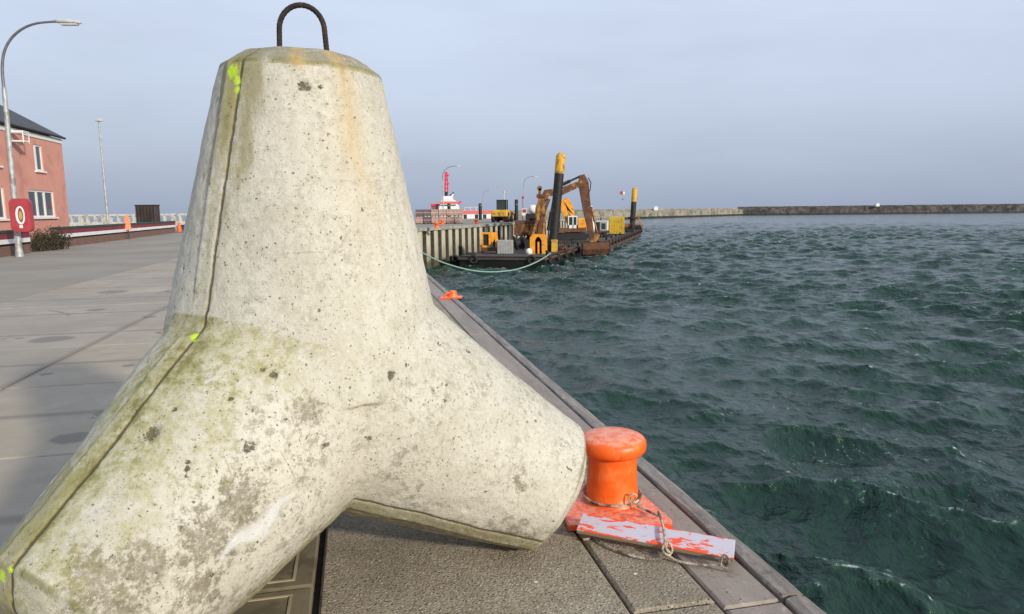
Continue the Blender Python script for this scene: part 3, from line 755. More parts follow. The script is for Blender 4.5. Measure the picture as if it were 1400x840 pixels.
# ------------------------------------------------------------------ street lamps
M_GALV = simple('galvanised_steel', (.42,.43,.43), .55, .3, var=.2, scale=5, dirt=(.25,.24,.22), dirt_amt=.3, bump=.08)
M_GALVD = simple('dark_lamp_arm', (.17,.17,.18), .5, .3, var=.2, scale=5, bump=.05)
M_LHEAD = simple('lamp_head_grey', (.55,.55,.52), .45, var=.15)
M_GLASSY = simple('lamp_glass', (.6,.62,.62), .2, var=.1, bump=0)
def curved_lamp(loc, label, rz=0, sc_=1., group=None):
    t_ = thing('street_lamp', label, 'street lamp', loc, rz, group)
    MB().lathe([(.16, 0), (.155, .05), (.125, .35), (.118, .8), (.10, 3.2), (.085, 6.4), (.078, 6.6), (.062, 6.68)], 16).build('pole', M_GALV, t_)
    a = smooth_path([(0,0,6.6), (0,0,7.35), (.14,0,8.0), (.46,0,8.5), (.92,0,8.86), (1.45,0,9.06), (2.05,0,9.13), (2.3,0,9.13)], 5)
    MB().tube(a, [.055 - .015*i/len(a) for i in range(len(a))], 10).build('arm', M_GALVD, t_)
    hd = MB(); vs = []; 
    secs = [(2.18,.04,.05), (2.4,.10,.10), (2.75,.15,.11), (3.05,.14,.09), (3.22,.08,.05)]
    for i, (x, wd, hh) in enumerate(secs):
        zc = 9.15 - (x-2.2)*.05
        for k in range(12):
            an = 2*math.pi*k/12; vs.append((x, wd*math.cos(an), zc + hh*math.sin(an)*(1 if math.sin(an) > 0 else .7)))
    fs = [(i*12+k, i*12+(k+1) % 12, (i+1)*12+(k+1) % 12, (i+1)*12+k) for i in range(4) for k in range(12)] + [list(range(12)), [48+k for k in range(12)]]
    hd.add(vs, fs, True); h = hd.build('lamp_head', M_LHEAD, t_)
    MB().box(2.45, 3.1, -.10, .10, 9.0, 9.06, b=.02).build('lens', M_GLASSY, h)
    MB().box(-.06, .06, -.135, -.112, .55, 1.0, b=.004).build('service_door', M_GALV, t_)
    t_.scale = (sc_,)*3; return t_
L1 = curved_lamp((-20.0, 28.3, 0), 'tall curved grey street lamp on the left carrying the red lifebuoy box')
L1.rotation_euler = (0, R(.9), R(0))
lampB = curved_lamp((-11.48, 119, 0), 'curved street lamp behind the brick pallets in front of the red mast', group='distant curved lamps on the far quay')
dup(lampB, (2.86, 158, 0), label='curved street lamp just left of the dredging rig')
dup(lampB, (-10.3, 262, 0), label='faint farthest curved street lamp between ship and wheel loader')
t_ = thing('street_lamp', 'slim straight lamp post with a small box head behind the garden wall', 'street lamp', (-30.5, 53, 0))
MB().lathe([(.10, 0), (.09, 1.5), (.055, 8.55)], 12).build('pole', M_GALV, t_)
MB().box(-.24, .24, -.16, .16, 8.52, 8.70, b=.03).build('lamp_head', M_LHEAD, t_)
for (x, y, h, lab) in ((-41, 72, 2.2, 'a'),):
    pass

# lifebuoy box
M_RED = simple('red_grp', (.36,.045,.055), .4, var=.15, scale=3, bump=.05)
M_WHT = simple('white_paint', (.75,.75,.73), .5, var=.06)
M_BLK = simple('matt_black', (.012,.012,.012), .7, var=.3)
t_ = thing('lifebuoy_box', 'red lifebuoy box fixed to the lamp post at the left edge', 'lifebuoy box', (-19.55, 28.05, .98), R(12))
def rrect(w_, h_, r_, n=6, cx=0, cz=0):
    o_ = []
    for (sx_, sz_, a0) in ((1,1,0), (-1,1,90), (-1,-1,180), (1,-1,270)):
        for k in range(n+1):
            a = R(a0 + 90*k/n); o_.append((cx + sx_*(w_-r_) + r_*math.cos(a), cz + sz_*(h_-r_) + r_*math.sin(a)))
    return o_
def ringplate(m, outer, inner, y0, y1):
    n = len(outer); vs = [(a, y0, c_) for a, c_ in outer] + [(a, y0, c_) for a, c_ in inner] + [(a, y1, c_) for a, c_ in outer] + [(a, y1, c_) for a, c_ in inner]
    fs = []
    for i in range(n):
        j = (i+1) % n
        fs += [(i, j, n+j, n+i), (2*n+i, 2*n+j, 3*n+j, 3*n+i), (i, j, 2*n+j, 2*n+i), (n+i, n+j, 3*n+j, 3*n+i)]
    m.add(vs, fs)
hz = .68
ob = rrect(.37, .66, .2, 6, 0, hz); ib = [(.16*math.cos(R(90*(q) + 90*k/6)) , hz + .38*math.sin(R(90*q + 90*k/6))) for q in range(4) for k in range(7)]
hm = MB(); ringplate(hm, ob, ib, -.16, -.10); hm.build('housing_front', M_RED, t_, bevel=.012)
hm = MB(); hm.prism(rrect(.375, .665, .2, 6, 0, hz), -.10, .10, 'y'); hm.build('housing', M_RED, t_)
hr = MB(); hr.tube([(.14*math.cos(a), -.12, hz + .33*math.sin(a)) for a in np.linspace(0, 2*math.pi, 33)[:-1]], .045, 10, closed=True)
hr.build('lifebuoy', M_WHT, t_)
hs = MB(); hs.prism([(.065*math.cos(a), hz + .17*math.sin(a)) for a in np.linspace(0, 2*math.pi, 25)[:-1]], -.118, -.102, 'y'); hs.build('yellow_label', simple('yellow_plastic', (.5,.42,.15), .5), t_)
hs = MB(); hs.box(-.06, .06, -.168, -.158, .18, .30); hs.build('sticker', M_WHT, t_)

# ------------------------------------------------------------------ house
M_PINK = simple('salmon_render', (.60,.28,.215), .85, var=.06, scale=1.2, dirt=(.50,.23,.18), dirt_amt=.25, dscale=.8, bump=.12, bscale=60)
M_ROOF = simple('slate_roof', (.055,.058,.062), .7, var=.3, scale=2)
M_PANE = None
mt, g, b = newmat('window_glass'); b.inputs['Base Color'].default_value = (.03,.04,.05,1); b.inputs['Roughness'].default_value = .06; b.inputs['Specular IOR Level'].default_value = .9; M_PANE = mt
M_CURT = simple('net_curtain', (.35,.36,.37), .8, var=.2)
ha = math.atan2(-E_.y, -E_.x)
H0 = Vector((-27.1, 42, 0)) + E_*1.55
hs_ = thing('house', 'two storey salmon pink house with dark slate roof at the left edge', 'house', H0, ha)
LEN, EAV = 20., 6.25
def wall_with_openings(name, x0, x1, z0, z1, openings, mat, parent, th=.28):
    xs = sorted({x0, x1} | {o_[0] for o_ in openings} | {o_[1] for o_ in openings}); zs = sorted({z0, z1} | {o_[2] for o_ in openings} | {o_[3] for o_ in openings})
    m = MB()
    for i in range(len(xs)-1):
        for j in range(len(zs)-1):
            cx, cz = (xs[i]+xs[i+1])/2, (zs[j]+zs[j+1])/2
            if any(o_[0] < cx < o_[1] and o_[2] < cz < o_[3] for o_ in openings): continue
            m.box(xs[i], xs[i+1], -th, 0, zs[j], zs[j+1])
    me_ = m.build(name, mat, parent)
    bm = bmesh.new(); bm.from_mesh(me_.data); bmesh.ops.remove_doubles(bm, verts=bm.verts[:], dist=.0005)
    # drop internal duplicate faces
    seen = {}
    for f in bm.faces:
        key = tuple(sorted(v.index for v in f.verts)); seen.setdefault(key, []).append(f)
    dead = [f for fl in seen.values() if len(fl) > 1 for f in fl]; bmesh.ops.delete(bm, geom=dead, context='FACES_ONLY')
    bm.to_mesh(me_.data); bm.free(); return me_
dx = 1.55
wins = [(1.35+dx, 2.45+dx, 4.15, 5.6, [.72]), (.35+dx, 3.65+dx, 1.55, 3.05, [.36, .66]), (6.35+dx, 8.1+dx, 1.5, 3.1, [.5]), (6.5+dx, 7.6+dx, 4.15, 5.6, [.5]), (11+dx, 13+dx, 1.5, 3.1, [.5]), (11.4+dx, 12.6+dx, 4.15, 5.6, [.5])]
wall_with_openings('front_wall', 0, LEN, 0, EAV, [w_[:4] for w_ in wins], M_PINK, hs_)
m = MB(); m.prism([(-8, 0), (-.282, 0), (-.282, EAV), (-4.1, EAV+2.3), (-8, EAV)], .0, .26, 'x'); m.prism([(-8, 0), (-.282, 0), (-.282, EAV), (-4.1, EAV+2.3), (-8, EAV)], LEN-.26, LEN, 'x')
m.box(.262, LEN-.262, -8, -7.74, 0, EAV); m.build('gable_walls', M_PINK, hs_)
m = MB()
for sgn in (1,):
    m.prism([(.12, EAV+.02), (.12, EAV+.14), (-4.1, EAV+2.55), (-4.1, EAV+2.40)], -.06, LEN+.3, 'x')
    m.prism([(-8.38, EAV-.02), (-8.38, EAV+.10), (-4.102, EAV+2.55), (-4.102, EAV+2.40)], -.06, LEN+.3, 'x')
m.build('roof', M_ROOF, hs_)
MB().tube([(x, .19, EAV+.05) for x in (-.06, LEN+.3)], .065, 8).build('gutter', M_BLK, hs_)
MB().tube([(5.56+dx, .07, EAV-.35), (5.56+dx, .07, .1)], .05, 8).build('drainpipe', simple('drain_brown', (.12,.09,.06), .6), hs_)
m = MB(); m.box(-.02, LEN, .002, .05, EAV-.28, EAV-.05); m.build('fascia', M_WHT, hs_)
m = MB(); m.box(4.7+dx, 5.4+dx, .0, .75, 5.45, 5.52); m.tube([(4.72+dx, .72, 5.4), (4.72+dx, .72, 6.0), (5.38+dx, .72, 6.0), (5.38+dx, .72, 5.4)], .03, 6); m.box(4.75+dx, 5.35+dx, .02, .7, 5.9, 6.02, b=.02)
m.build('door_canopy', M_WHT, hs_)
for (x0, x1, z0, z1, mul) in wins:
    wf = MB(); t = .09; y0, y1 = -.14, -.05
    wf.box(x0, x1, y0, y1, z1-t, z1); wf.box(x0, x1, y0, y1, z0, z0+t); wf.box(x0, x0+t, y0, y1, z0+t, z1-t); wf.box(x1-t, x1, y0, y1, z0+t, z1-t)
    for fr in mul:
        xm = x0 + (x1-x0)*fr; wf.box(xm-.09, xm+.09, y0+.002, y1+.002, z0+t, z1-t)
    wo = wf.build('window', M_WHT, hs_)
    m = MB(); m.box(x0+t, x1-t, -.105, -.10, z0+t, z1-t); m.build('pane', M_PANE, wo)
    m = MB(); m.box(x0+t, x1-t, -.26, -.25, z0, z1); m.build('curtain', M_CURT, wo)
    m = MB(); m.box(x0-.1, x1+.1, -.04, .12, z0-.10, z0-.002, b=.01); m.build('sill', M_WHT, wo)

# ------------------------------------------------------------------ garden walls with painted boards
def brick_mat(name, a, b2, sc1=(.24,.075)):
    mt, g, b = newmat(name); o = g.obj()
    bt = g.node('ShaderNodeTexBrick'); bt.inputs['Scale'].default_value = 1; bt.inputs['Brick Width'].default_value = sc1[0]; bt.inputs['Row Height'].default_value = sc1[1]
    bt.inputs['Mortar Size'].default_value = .012; bt.inputs['Color1'].default_value = (*a, 1); bt.inputs['Color2'].default_value = (*b2, 1); bt.inputs['Mortar'].default_value = (.2,.17,.15,1)
    sp = g.node('ShaderNodeSeparateXYZ'); g.put(sp.inputs[0], o); cb = g.node('ShaderNodeCombineXYZ'); g.put(cb.inputs[0], sp.outputs[0]); g.put(cb.inputs[1], sp.outputs[2])
    g.put(bt.inputs['Vector'], cb.outputs[0]); n = g.noise(o, 3, 6, .6)
    g.put(b.inputs['Base Color'], g.mix(g.step(n, .4, .7, 0, .6), bt.outputs[0], (.11,.07,.05))); b.inputs['Roughness'].default_value = .9; return mt
M_BRK = brick_mat('old_red_brick', (.22,.075,.045), (.16,.06,.04))
M_MAR = simple('maroon_board', (.20,.018,.03), .6, var=.25, scale=.8); M_GRN = simple('dark_green_board', (.012,.05,.032), .6, var=.3, scale=2)
def garden_wall(P0, P1, label, cuts):
    P0 = Vector(P0); P1 = Vector(P1); L = (P1-P0).length; a = math.atan2(P1.y-P0.y, P1.x-P0.x)
    t_ = thing('garden_wall', label, 'garden wall', P0, a, 'low brick walls with painted boards')
    # local +x runs away from the camera, local -y faces the quay
    MB().box(0, L, 0, .3, -.02, .40, b=.01).build('brick_base', M_BRK, t_)
    MB().box(.02, L-.02, .06, .24, .40, .52).build('dark_gap_rail', M_BLK, t_)
    for i in range(len(cuts)-1):
        x0, x1 = cuts[i]*L+.03, cuts[i+1]*L-.03
        MB().box(x0, x1, -.06, .02, .50, .69, b=.008).build('white_board', M_WHT, t_)
        MB().box(x0, x1, -.045, .02, .695, .93, b=.008).build('maroon_board', M_MAR, t_)
    MB().box(0, L, -.08, .34, .935, 1.05, b=.01).build('green_top_board', M_GRN, t_)
    for c_ in np.arange(1.2, L, 2.4): MB().box(c_-.05, c_+.05, .02, .12, .40, .93).build('post', M_GRN, t_)
    return t_
Wd = Vector((-30.3+20.9, 63.4-31.0, 0)).normalized()
garden_wall((-17.5, 17.2, 0), (-21.4, 31.0, 0), 'brick wall with white and maroon boards at the left edge behind the lifebuoy lamp', [0, .5, 1])
garden_wall((-23.0, 35.4, 0), (-30.0, 62.5, 0), 'long brick wall with white and maroon boards running right from the shrub', [0, .55, 1])

# dry shrub in the gap
M_TWIG = simple('twig_brown', (.05,.035,.022), .9, var=.4); M_LEAF = simple('dull_olive_leaf', (.04,.036,.016), .8, var=.5, scale=9)
sh = thing('shrub', 'brown twiggy shrub filling the gap between the two painted walls', 'shrub', (-22.0, 33.3, 0))
tw = MB(); lf = MB(); random.seed(3)
for i in range(90):
    a = random.uniform(0, 6.28); rr = random.uniform(.1, .5); h = random.uniform(.5, 1.05)
    bx_, by_ = random.uniform(-.3, .3), random.uniform(-1.3, .9)
    p1 = (bx_ + rr*math.cos(a)*.6, by_ + rr*math.sin(a)*.6, h*.5); p2 = (bx_ + rr*math.cos(a), by_ + rr*math.sin(a), h)
    tw.tube([(bx_, by_, 0), p1, p2], [.018, .012, .005], 5)
    for k in range(34):
        t = random.uniform(.25, 1.05); q = Vector((bx_, by_, 0)).lerp(Vector(p2), t) + Vector([random.gauss(0, .10) for _ in range(3)])
        if q.z < .05: continue
        s_ = random.uniform(.03, .06); e1 = Vector([random.gauss(0, 1) for _ in range(3)]).normalized(); e2 = e1.orthogonal().normalized()
        lf.add([q-e1*s_, q+e2*s_*.5, q+e1*s_, q-e2*s_*.5], [(0,1,2,3)])
tw.build('twigs', M_TWIG, sh, fix=False); lf.build('foliage', M_LEAF, sh, fix=False)

# dark brown container behind the wall, peach coloured board, small traffic cone
M_BRN = simple('dark_brown_steel', (.045,.028,.022), .6, var=.4, scale=1.5)
t_ = thing('storage_container', 'dark brown open fronted box standing behind the right end of the garden wall', 'container', (-31.3, 60.5, 0), R(8))
MB().box(-.78, .78, -.6, .6, .9, 2.38, b=.02).build('body', M_BRN, t_)
MB().box(-.82, .82, -.64, .64, 2.38, 2.46).build('lid', M_BLK, t_)
for x in (-.7, .7):
    for y in (-.5, .5): MB().box(x-.05, x+.05, y-.05, y+.05, 0, .9).build('leg', M_BRN, t_)
for x in np.linspace(-.65, .65, 6): MB().box(x-.03, x+.03, -.63, -.602, .95, 2.3).build('rib', M_BLK, t_)
M_PEA = simple('peach_plastic', (.75,.30,.16), .5, var=.12)
t_ = thing('marker_board', 'tilted peach orange marker board leaning on the garden wall beside the brown box', 'marker board', (-25.85, 47.2, 0), R(14))
m = MB(); m.prism([(-.16, .62), (.22, .62), (.12, 1.5), (.0, 1.62), (-.18, 1.52)], -.06, .02, 'y'); m.build('panel', M_PEA, t_, bevel=.01)
MB().box(-.03, .03, 0.022, .06, 0, 1.1).build('stake', M_TWIG, t_)
t_ = thing('traffic_cone', 'small orange traffic cone at the far end of the painted wall', 'traffic cone', (-30.3, 63.9, 0))
MB().lathe([(.22, .04), (.19, .3), (.14, .6), (.10, .85), (.07, .9)], 16).build('cone', simple('cone_orange', (.9,.13,.02), .5), t_)
MB().box(-.3, .3, -.3, .3, 0, .04).build('foot', M_BLK, t_)
t_ = thing('skip', 'low dark blue trough on the ground right of the orange traffic cone', 'trough', (-30.6, 67.8, 0), R(10))
m = MB(); m.prism([(-1.0, 0), (1.0, 0), (1.25, .55), (-1.25, .55)], -.6, .6, 'y'); m.build('body', simple('navy_paint', (.02,.035,.07), .6), t_)
MB().box(-1.3, 1.3, -.64, .64, .55, .60).build('rim', M_BLK, t_)

# white balustrade along the far edge
M_CONC = simple('pale_concrete', (.52,.50,.45), .85, var=.15, dirt=(.3,.28,.24), dirt_amt=.3)
fn = thing('balustrade', 'pale concrete balustrade with square openings along the far seaward edge', 'balustrade', (-92, 104.5, 0))
MB().box(0, 76, -.2, .2, 1.45, 1.72).build('top_rail', M_CONC, fn)
MB().box(0, 76, -.2, .2, -.02, .55).build('plinth', M_CONC, fn)
for i, x in enumerate(np.arange(0, 76, 1.15)):
    MB().box(x, x+(.34 if i % 3 else .62), -.18, .18, .55, 1.45).build('baluster', M_CONC, fn)

# ------------------------------------------------------------------ far quay: sheet pile wall
def pile_mat():
    mt, g, b = newmat('stained_sheet_pile'); o = g.obj(); p = g.pos()
    sp = g.node('ShaderNodeSeparateXYZ'); g.put(sp.inputs[0], p)
    n = g.noise(g.map(p, (1, 1, .25)), 1.5, 6, .65)
    c = g.mix(g.step(n, .3, .7), (.36,.34,.25), (.50,.475,.37))
    zl = g.m('ADD', sp.outputs[2], g.m('MULTIPLY', g.m('SUBTRACT', g.noise(p, .9, 5, .6), .5), 1.6))
    c = g.mix(g.step(zl, -2.9, -3.6), c, (.035,.038,.028))
    c = g.mix(g.m('MULTIPLY', g.step(zl, -1.4, -3.0), .45), c, (.12,.12,.07))
    g.put(b.inputs['Base Color'], c); b.inputs['Roughness'].default_value = .85; return mt
M_GAPSHADE = simple('painted_gap_shade', (.055,.045,.03), .9, var=.4); M_PILE = pile_mat(); M_CAP = simple('quay_cap_concrete', (.34,.33,.28), .85, var=.2, dirt=(.2,.2,.17), dirt_amt=.4)
fa = math.atan2(D_.y, D_.x)
sw = thing('sheet_pile_wall', 'pale stained sheet pile quay wall beyond the rope, behind the dredging pontoons', 'quay wall', B_, fa)
# local x along D, local y inland
MB().box(-.6, 125, .45, .9, WATER-3, -.06).build('backing', M_BLK, sw)  # black sheet behind the piles, stands in for shade in the gaps
MB().box(-.6, 125, -.12, .62, -.30, .02, b=.02).build('coping', M_CAP, sw)
s = .2
pp = None; npile = 0
while s < 122:
    if pp is None:
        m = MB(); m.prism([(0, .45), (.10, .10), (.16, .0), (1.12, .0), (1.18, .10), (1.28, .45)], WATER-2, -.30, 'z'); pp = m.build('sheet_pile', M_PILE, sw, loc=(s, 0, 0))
        pp.data.materials.append(M_GAPSHADE)
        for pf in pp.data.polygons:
            if abs(pf.normal.x) > .3: pf.material_index = 1  # side faces coloured dark so the gaps between piles read as shade
    else:
        c = pp.copy(); COL.objects.link(c); c.parent = sw; c.location = (s, 0, 0)
    s += 1.86; npile += 1

# ------------------------------------------------------------------ breakwater
M_BWD = simple('dark_breakwater_stone', (.060,.060,.058), .9, var=.5, scale=.12, dirt=(.15,.12,.11), dirt_amt=.4, dscale=.3)
M_BWL = simple('pale_breakwater_stone', (.25,.23,.18), .9, var=.3, scale=.15, dirt=(.12,.12,.10), dirt_amt=.35, dscale=.25)
def wallrun(name, label, pts, zt, mat, base_mat, th=9):
    t_ = thing(name, label, 'breakwater', (pts[0][0], pts[0][1], WATER))
    m = MB(); m2 = MB(); m3 = MB(); n = len(pts); ox, oy = pts[0]
    for i in range(n-1):
        a = Vector((pts[i][0]-ox, pts[i][1]-oy, 0)); b_ = Vector((pts[i+1][0]-ox, pts[i+1][1]-oy, 0)); d = (b_-a).normalized(); nn = Vector((-d.y, d.x, 0))
        if nn.y < 0: nn = -nn
        ang = math.atan2(d.y, d.x); L = (b_-a).length
        Mx = Matrix.Translation(a) @ Matrix.Rotation(ang, 4, 'Z')
        sg = 1 if (Mx.to_3x3() @ Vector((0, 1, 0))).dot(nn) > 0 else -1
        x = 0
        while x < L:
            w_ = min(random.uniform(9, 16), L-x); dz = random.uniform(-.12, .12)
            y0, y1 = sorted((0, sg*th)); m.box(x, x+w_-.15, y0, y1, 1.2, zt-WATER+dz, M=Mx); x += w_
        y0, y1 = sorted((-sg*.5, sg*th)); m2.box(0, L, y0, y1, -3, 1.2, M=Mx)
        y0, y1 = sorted((sg*(th-2), sg*(th-1))); m3.box(0, L, y0, y1, zt-WATER-.2, zt-WATER+.9, M=Mx)
    m.build('wall', mat, t_); m2.build('waterline_footing', base_mat, t_); m3.build('parapet', mat, t_); return t_
M_WET = simple('wet_weedy_stone', (.018,.024,.022), .6, var=.4, scale=.3)
wallrun('breakwater', 'long dark stone breakwater closing off the harbour on the right', [(184, 566), (393, 534), (620, 500)], 1.75, M_BWD, M_WET)
wallrun('breakwater', 'pale stone arm of the breakwater between the far spud pile and the dark section', [(-2, 328), (82, 431), (184, 556)], .75, M_BWL, M_WET, 6)
for (x, y, z_, lab) in ((286, 548, 1.75, 'small white hut on the dark breakwater'), (92, 446, .75, 'small white hut on the pale breakwater arm')):
    t_ = thing('hut', lab, 'hut', (x, y, z_)); MB().box(-1.3, 1.3, -1, 1, 0, 2.0, b=.05).build('walls', M_WHT, t_); MB().prism([(-1.5, 2.0), (1.5, 2.0), (0, 2.6)], -1.1, 1.1, 'y').build('roof', M_WHT, t_)

# ------------------------------------------------------------------ far quay goods
M_PBR = simple('pink_paving_bricks', (.42,.27,.22), .85, var=.15, scale=2); M_PBD = simple('brown_paving_bricks', (.16,.105,.10), .85, var=.2, scale=2)
pmat, g, b = newmat('stacked_bricks'); o = g.obj()
def pallet(mat):
    t_ = thing('brick_pallet', 'x', 'brick pallet', (0,0,0), 0, 'brick pallets stacked on the far quay')
    m = MB(); random.seed(2)
    for ix in range(4):
        for iz in range(8):
            m.box(-.47+ix*.236, -.47+ix*.236+.226, -.47, .47, .12+iz*.102, .12+iz*.102+.097)
    m.build('bricks', mat, t_)
    m = MB()
    for x in (-.42, 0, .42): m.box(x-.05, x+.05, -.48, .48, 0, .09)
    m.box(-.49, .49, -.49, .49, .09, .115); m.build('pallet', M_TWIG, t_)
    MB().box(-.485, .485, -.483, -.475, .5, .53).build('strap', M_WHT, t_)
    return t_
pk = pallet(M_PBR); dk = pallet(M_PBD); first = {0: True, 1: True}
lay = ['leftmost column', 'second column from the left', 'third column from the left', 'fourth column from the left', 'fifth column from the left', 'rightmost column']
for cx in range(6):
    for rz_ in range(2):
        dark = (cx in (0, 1) and rz_ == 1) or (cx == 1 and rz_ == 0)
        x = -12.0 + cx*1.03; zz = .96*rz_
        lab = '%s brick pallet on the far quay, %s, %s layer' % ('dark brown' if dark else 'pink', lay[cx], 'upper' if rz_ else 'lower')
        src = dk if dark else pk
        if first[int(dark)]: src.location = (x, 92, zz); src['label'] = lab; first[int(dark)] = False
        else: dup(src, (x + random.uniform(-.03, .03), 92 + random.uniform(-.1, .1), zz), R(random.uniform(-2, 2)), lab)

# wheel loader
M_YEL = simple('machine_yellow', (.62,.36,.03), .5, var=.15, scale=1.5, dirt=(.25,.16,.07), dirt_amt=.35)
M_TYRE = simple('tyre_rubber', (.015,.015,.016), .8, var=.3)
M_CABG, g, b = newmat('cab_glass'); b.inputs['Base Color'].default_value = (.03,.055,.05,1); b.inputs['Roughness'].default_value = .08
wl = thing('wheel_loader', 'yellow wheel loader with green tinted cab parked on the far quay', 'wheel loader', (-1.1, 101.5, 0), R(170))
MB().box(-1.15, 1.15, .2, 3.2, .8, 1.75, b=.12).build('engine_body', M_YEL, wl)
MB().box(-.55, .55, -1.6, .2, .65, 1.25, b=.08).build('front_frame', M_YEL, wl)
cb = MB(); cb.box(-.72, .72, .1, 1.55, 3.05, 3.17, b=.03)
for x in (-.70, .64):
    for y in (.12, 1.45): cb.box(x, x+.07, y, y+.07, 1.7, 3.05)
cbo = cb.build('cab', M_BLK, wl); MB().box(-.64, .64, .2, 1.44, 1.75, 3.03).build('cab_window', M_CABG, cbo)
MB().tube([(-.3, .8, 3.17), (-.3, .8, 4.2)], .03, 6).build('beacon_mast', M_WHT, wl)
MB().lathe([(.12, 4.1), (.16, 4.3), (.08, 4.45)], 10, c=(-.3, .8, 0)).build('beacon', simple('pale_orange', (.7,.35,.2), .5), wl)
for x in (-1.0, 1.0):
    for y in (-1.0, 2.3):
        wv = MB(); wv.lathe([(.35, -.25), (.66, -.24), (.72, -.16), (.72, .16), (.66, .24), (.35, .25)], 24, M=Matrix.Translation((x, y, .72)) @ Matrix.Rotation(R(90), 4, 'Y')); wo = wv.build('wheel', M_TYRE, wl)
        MB().lathe([(.34, -.2), (.30, .2)], 16, M=Matrix.Translation((x, y, .72)) @ Matrix.Rotation(R(90), 4, 'Y') @ Matrix.Translation((0, 0, .07 if x > 0 else -.07))).build('rim', M_YEL, wo)
m = MB(); m.prism([(-2.9, .25), (-1.9, .15), (-1.75, 1.2), (-1.95, 1.2), (-2.1, .5)], -1.35, 1.35, 'x'); m.build('bucket', M_BLK, wl)
for x in (-.45, .45):
    m = MB(); m.prism([(-1.9, .6), (-1.8, .85), (-.6, 1.75), (.2, 1.75), (.2, 1.45), (-.6, 1.4)], x-.08, x+.08, 'x'); m.build('lift_arm', M_YEL, wl)

# orange bollards on the far quay
fb0 = None
for (x, y, lab) in ((-7.39, 69.4, 'orange bollard at the near left end of the sheet pile quay'), (-8.66, 88.3, 'orange bollard in front of the brick pallets'), (-4.4, 88.6, 'red orange bollard beside the ship window, third along the sheet pile quay'), (-.92, 99.97, 'small red bollard right of the wheel loader')):
    if fb0 is None:
        fb0 = thing('mooring_bollard', lab, 'bollard', (x, y, .0), 0, 'orange bollards on the far quay')
        MB().lathe([(.24, .02), (.2, .06), (.19, .36), (.27, .42), (.28, .52), (.2, .6), (.05, .62)], 16).build('post', M_OR, fb0)
        MB().box(-.42, .42, -.35, .35, 0, .03).build('base_plate', M_ORR, fb0)
    else: dup(fb0, (x, y, 0), label=lab)
# thin posts and signs
t_ = thing('post', 'dark thick timber post standing between the wheel loader and the rig', 'post', (.78, 100, 0))
MB().lathe([(.24, 0), (.24, 3.1), (.16, 3.18)], 12).build('shaft', M_BLK, t_); MB().lathe([(.27, 2.4), (.27, 2.55)], 12).build('band', M_GALVD, t_)
t_ = thing('sign_post', 'thin sign post with a small red disc beside the dark post', 'sign', (1.75, 103, 0))
MB().tube([(0, 0, 0), (0, 0, 3.5)], .05, 6).build('post', M_GALVD, t_); MB().lathe([(.2, -.02), (.2, .02)], 20, M=Matrix.Translation((0, -.06, 3.5)) @ Matrix.Rotation(R(90), 4, 'X')).build('sign_plate', M_RED, t_)
t_ = thing('notice_board', 'low red and white notice board left of the excavator', 'notice board', (1.95, 102.5, 0))
MB().box(-.35, .35, -.03, .03, .9, 1.9).build('panel', M_WHT, t_); MB().box(-.28, .28, -.045, -.032, 1.3, 1.8).build('red_field', M_RED, t_)
for x in (-.3, .3): MB().box(x-.04, x+.04, .03, .1, 0, 1.8).build('leg', M_GALVD, t_)
for (x, y, lab) in ((-5.6, 128, 'short dark bitt post left of the faint lamp on the quay'), (-11.3, 128, 'short dark bitt post right of the rescue ship bridge')):
    t_ = thing('dolphin_post', lab, 'post', (x, y, 0)); MB().lathe([(.3, 0), (.3, 2.9), (.2, 3.0)], 10).build('shaft', M_BLK, t_); MB().lathe([(.34, 2.55), (.34, 2.7)], 10).build('collar', M_GALVD, t_)
t_ = thing('gas_tank', 'round white tank on a dark stand left of the orange excavator boom', 'tank', (3.0, 96, 0))
MB().lathe([(.05, 1.2), (.5, 1.35), (.62, 1.8), (.5, 2.25), (.05, 2.4)], 20).build('vessel', M_WHT, t_); MB().box(-1.0, .7, -.4, .4, 0, 1.2, b=.03).build('stand', M_BLK, t_)
t_ = thing('safety_railing', 'thin grey railing between wheel loader and excavator on the far quay', 'railing', (.0, 104, 0), fa - R(20))
for z_ in (.5, .95): MB().tube([(0, 0, z_), (9, 0, z_)], .035, 6).build('rail', M_GALVD, t_)
for x in np.arange(0, 9.1, 1.5): MB().tube([(x, 0, 0), (x, 0, .96)], .035, 6).build('post', M_GALVD, t_)

# ------------------------------------------------------------------ rescue ship beyond the pier
M_SRED = simple('ship_signal_red', (.72,.035,.06), .45, var=.1); M_SW = simple('ship_white', (.76,.76,.77), .4, var=.05)
M_SORANGE = simple('ship_coral', (.80,.14,.10), .5, var=.1)
sp_ = thing('rescue_ship', 'white rescue ship with red mast and red deck line moored behind the brick pallets', 'ship', (-11, 150, WATER), 0)
sx0 = -9.6
def shp(name, poly, y0, y1, mat, par=None, bevel=0): m = MB(); m.prism(poly, y0, y1, 'y'); return m.build(name, mat, par or sp_, bevel=bevel)
hullm = MB()
secs = []
for t in np.linspace(0, 1, 14):
    x = -9.8 + t*25; wd = 2.9*min(1, (t*4.5)**.6) if t > 0 else .02; sheer = 2.9 + 1.6*(1-t)**3
    secs.append([(x + (0.9 if t == 0 else 0)*0, -wd, sheer), (x, -wd*.8, .4), (x+.3, 0, -1), (x, wd*.8, .4), (x, wd, sheer)])
vs = [p for s_ in secs for p in s_]; fs = [(i*5+k, i*5+(k+1) % 5, (i+1)*5+(k+1) % 5, (i+1)*5+k) for i in range(13) for k in range(5)] + [list(range(5)), [65+k for k in range(5)][::-1]]
hullm.add(vs, fs, False); hullm.build('hull', M_SW, sp_)
shp('red_deck_band', [(.2, 5.3), (10.9, 5.3), (10.9, 5.85), (.2, 5.85)], -2.6, 2.6, M_SORANGE)
shp('aft_house', [(.0, 3.3), (9.8, 3.3), (9.8, 5.34), (.0, 5.34)], -2.4, 2.4, M_SW)
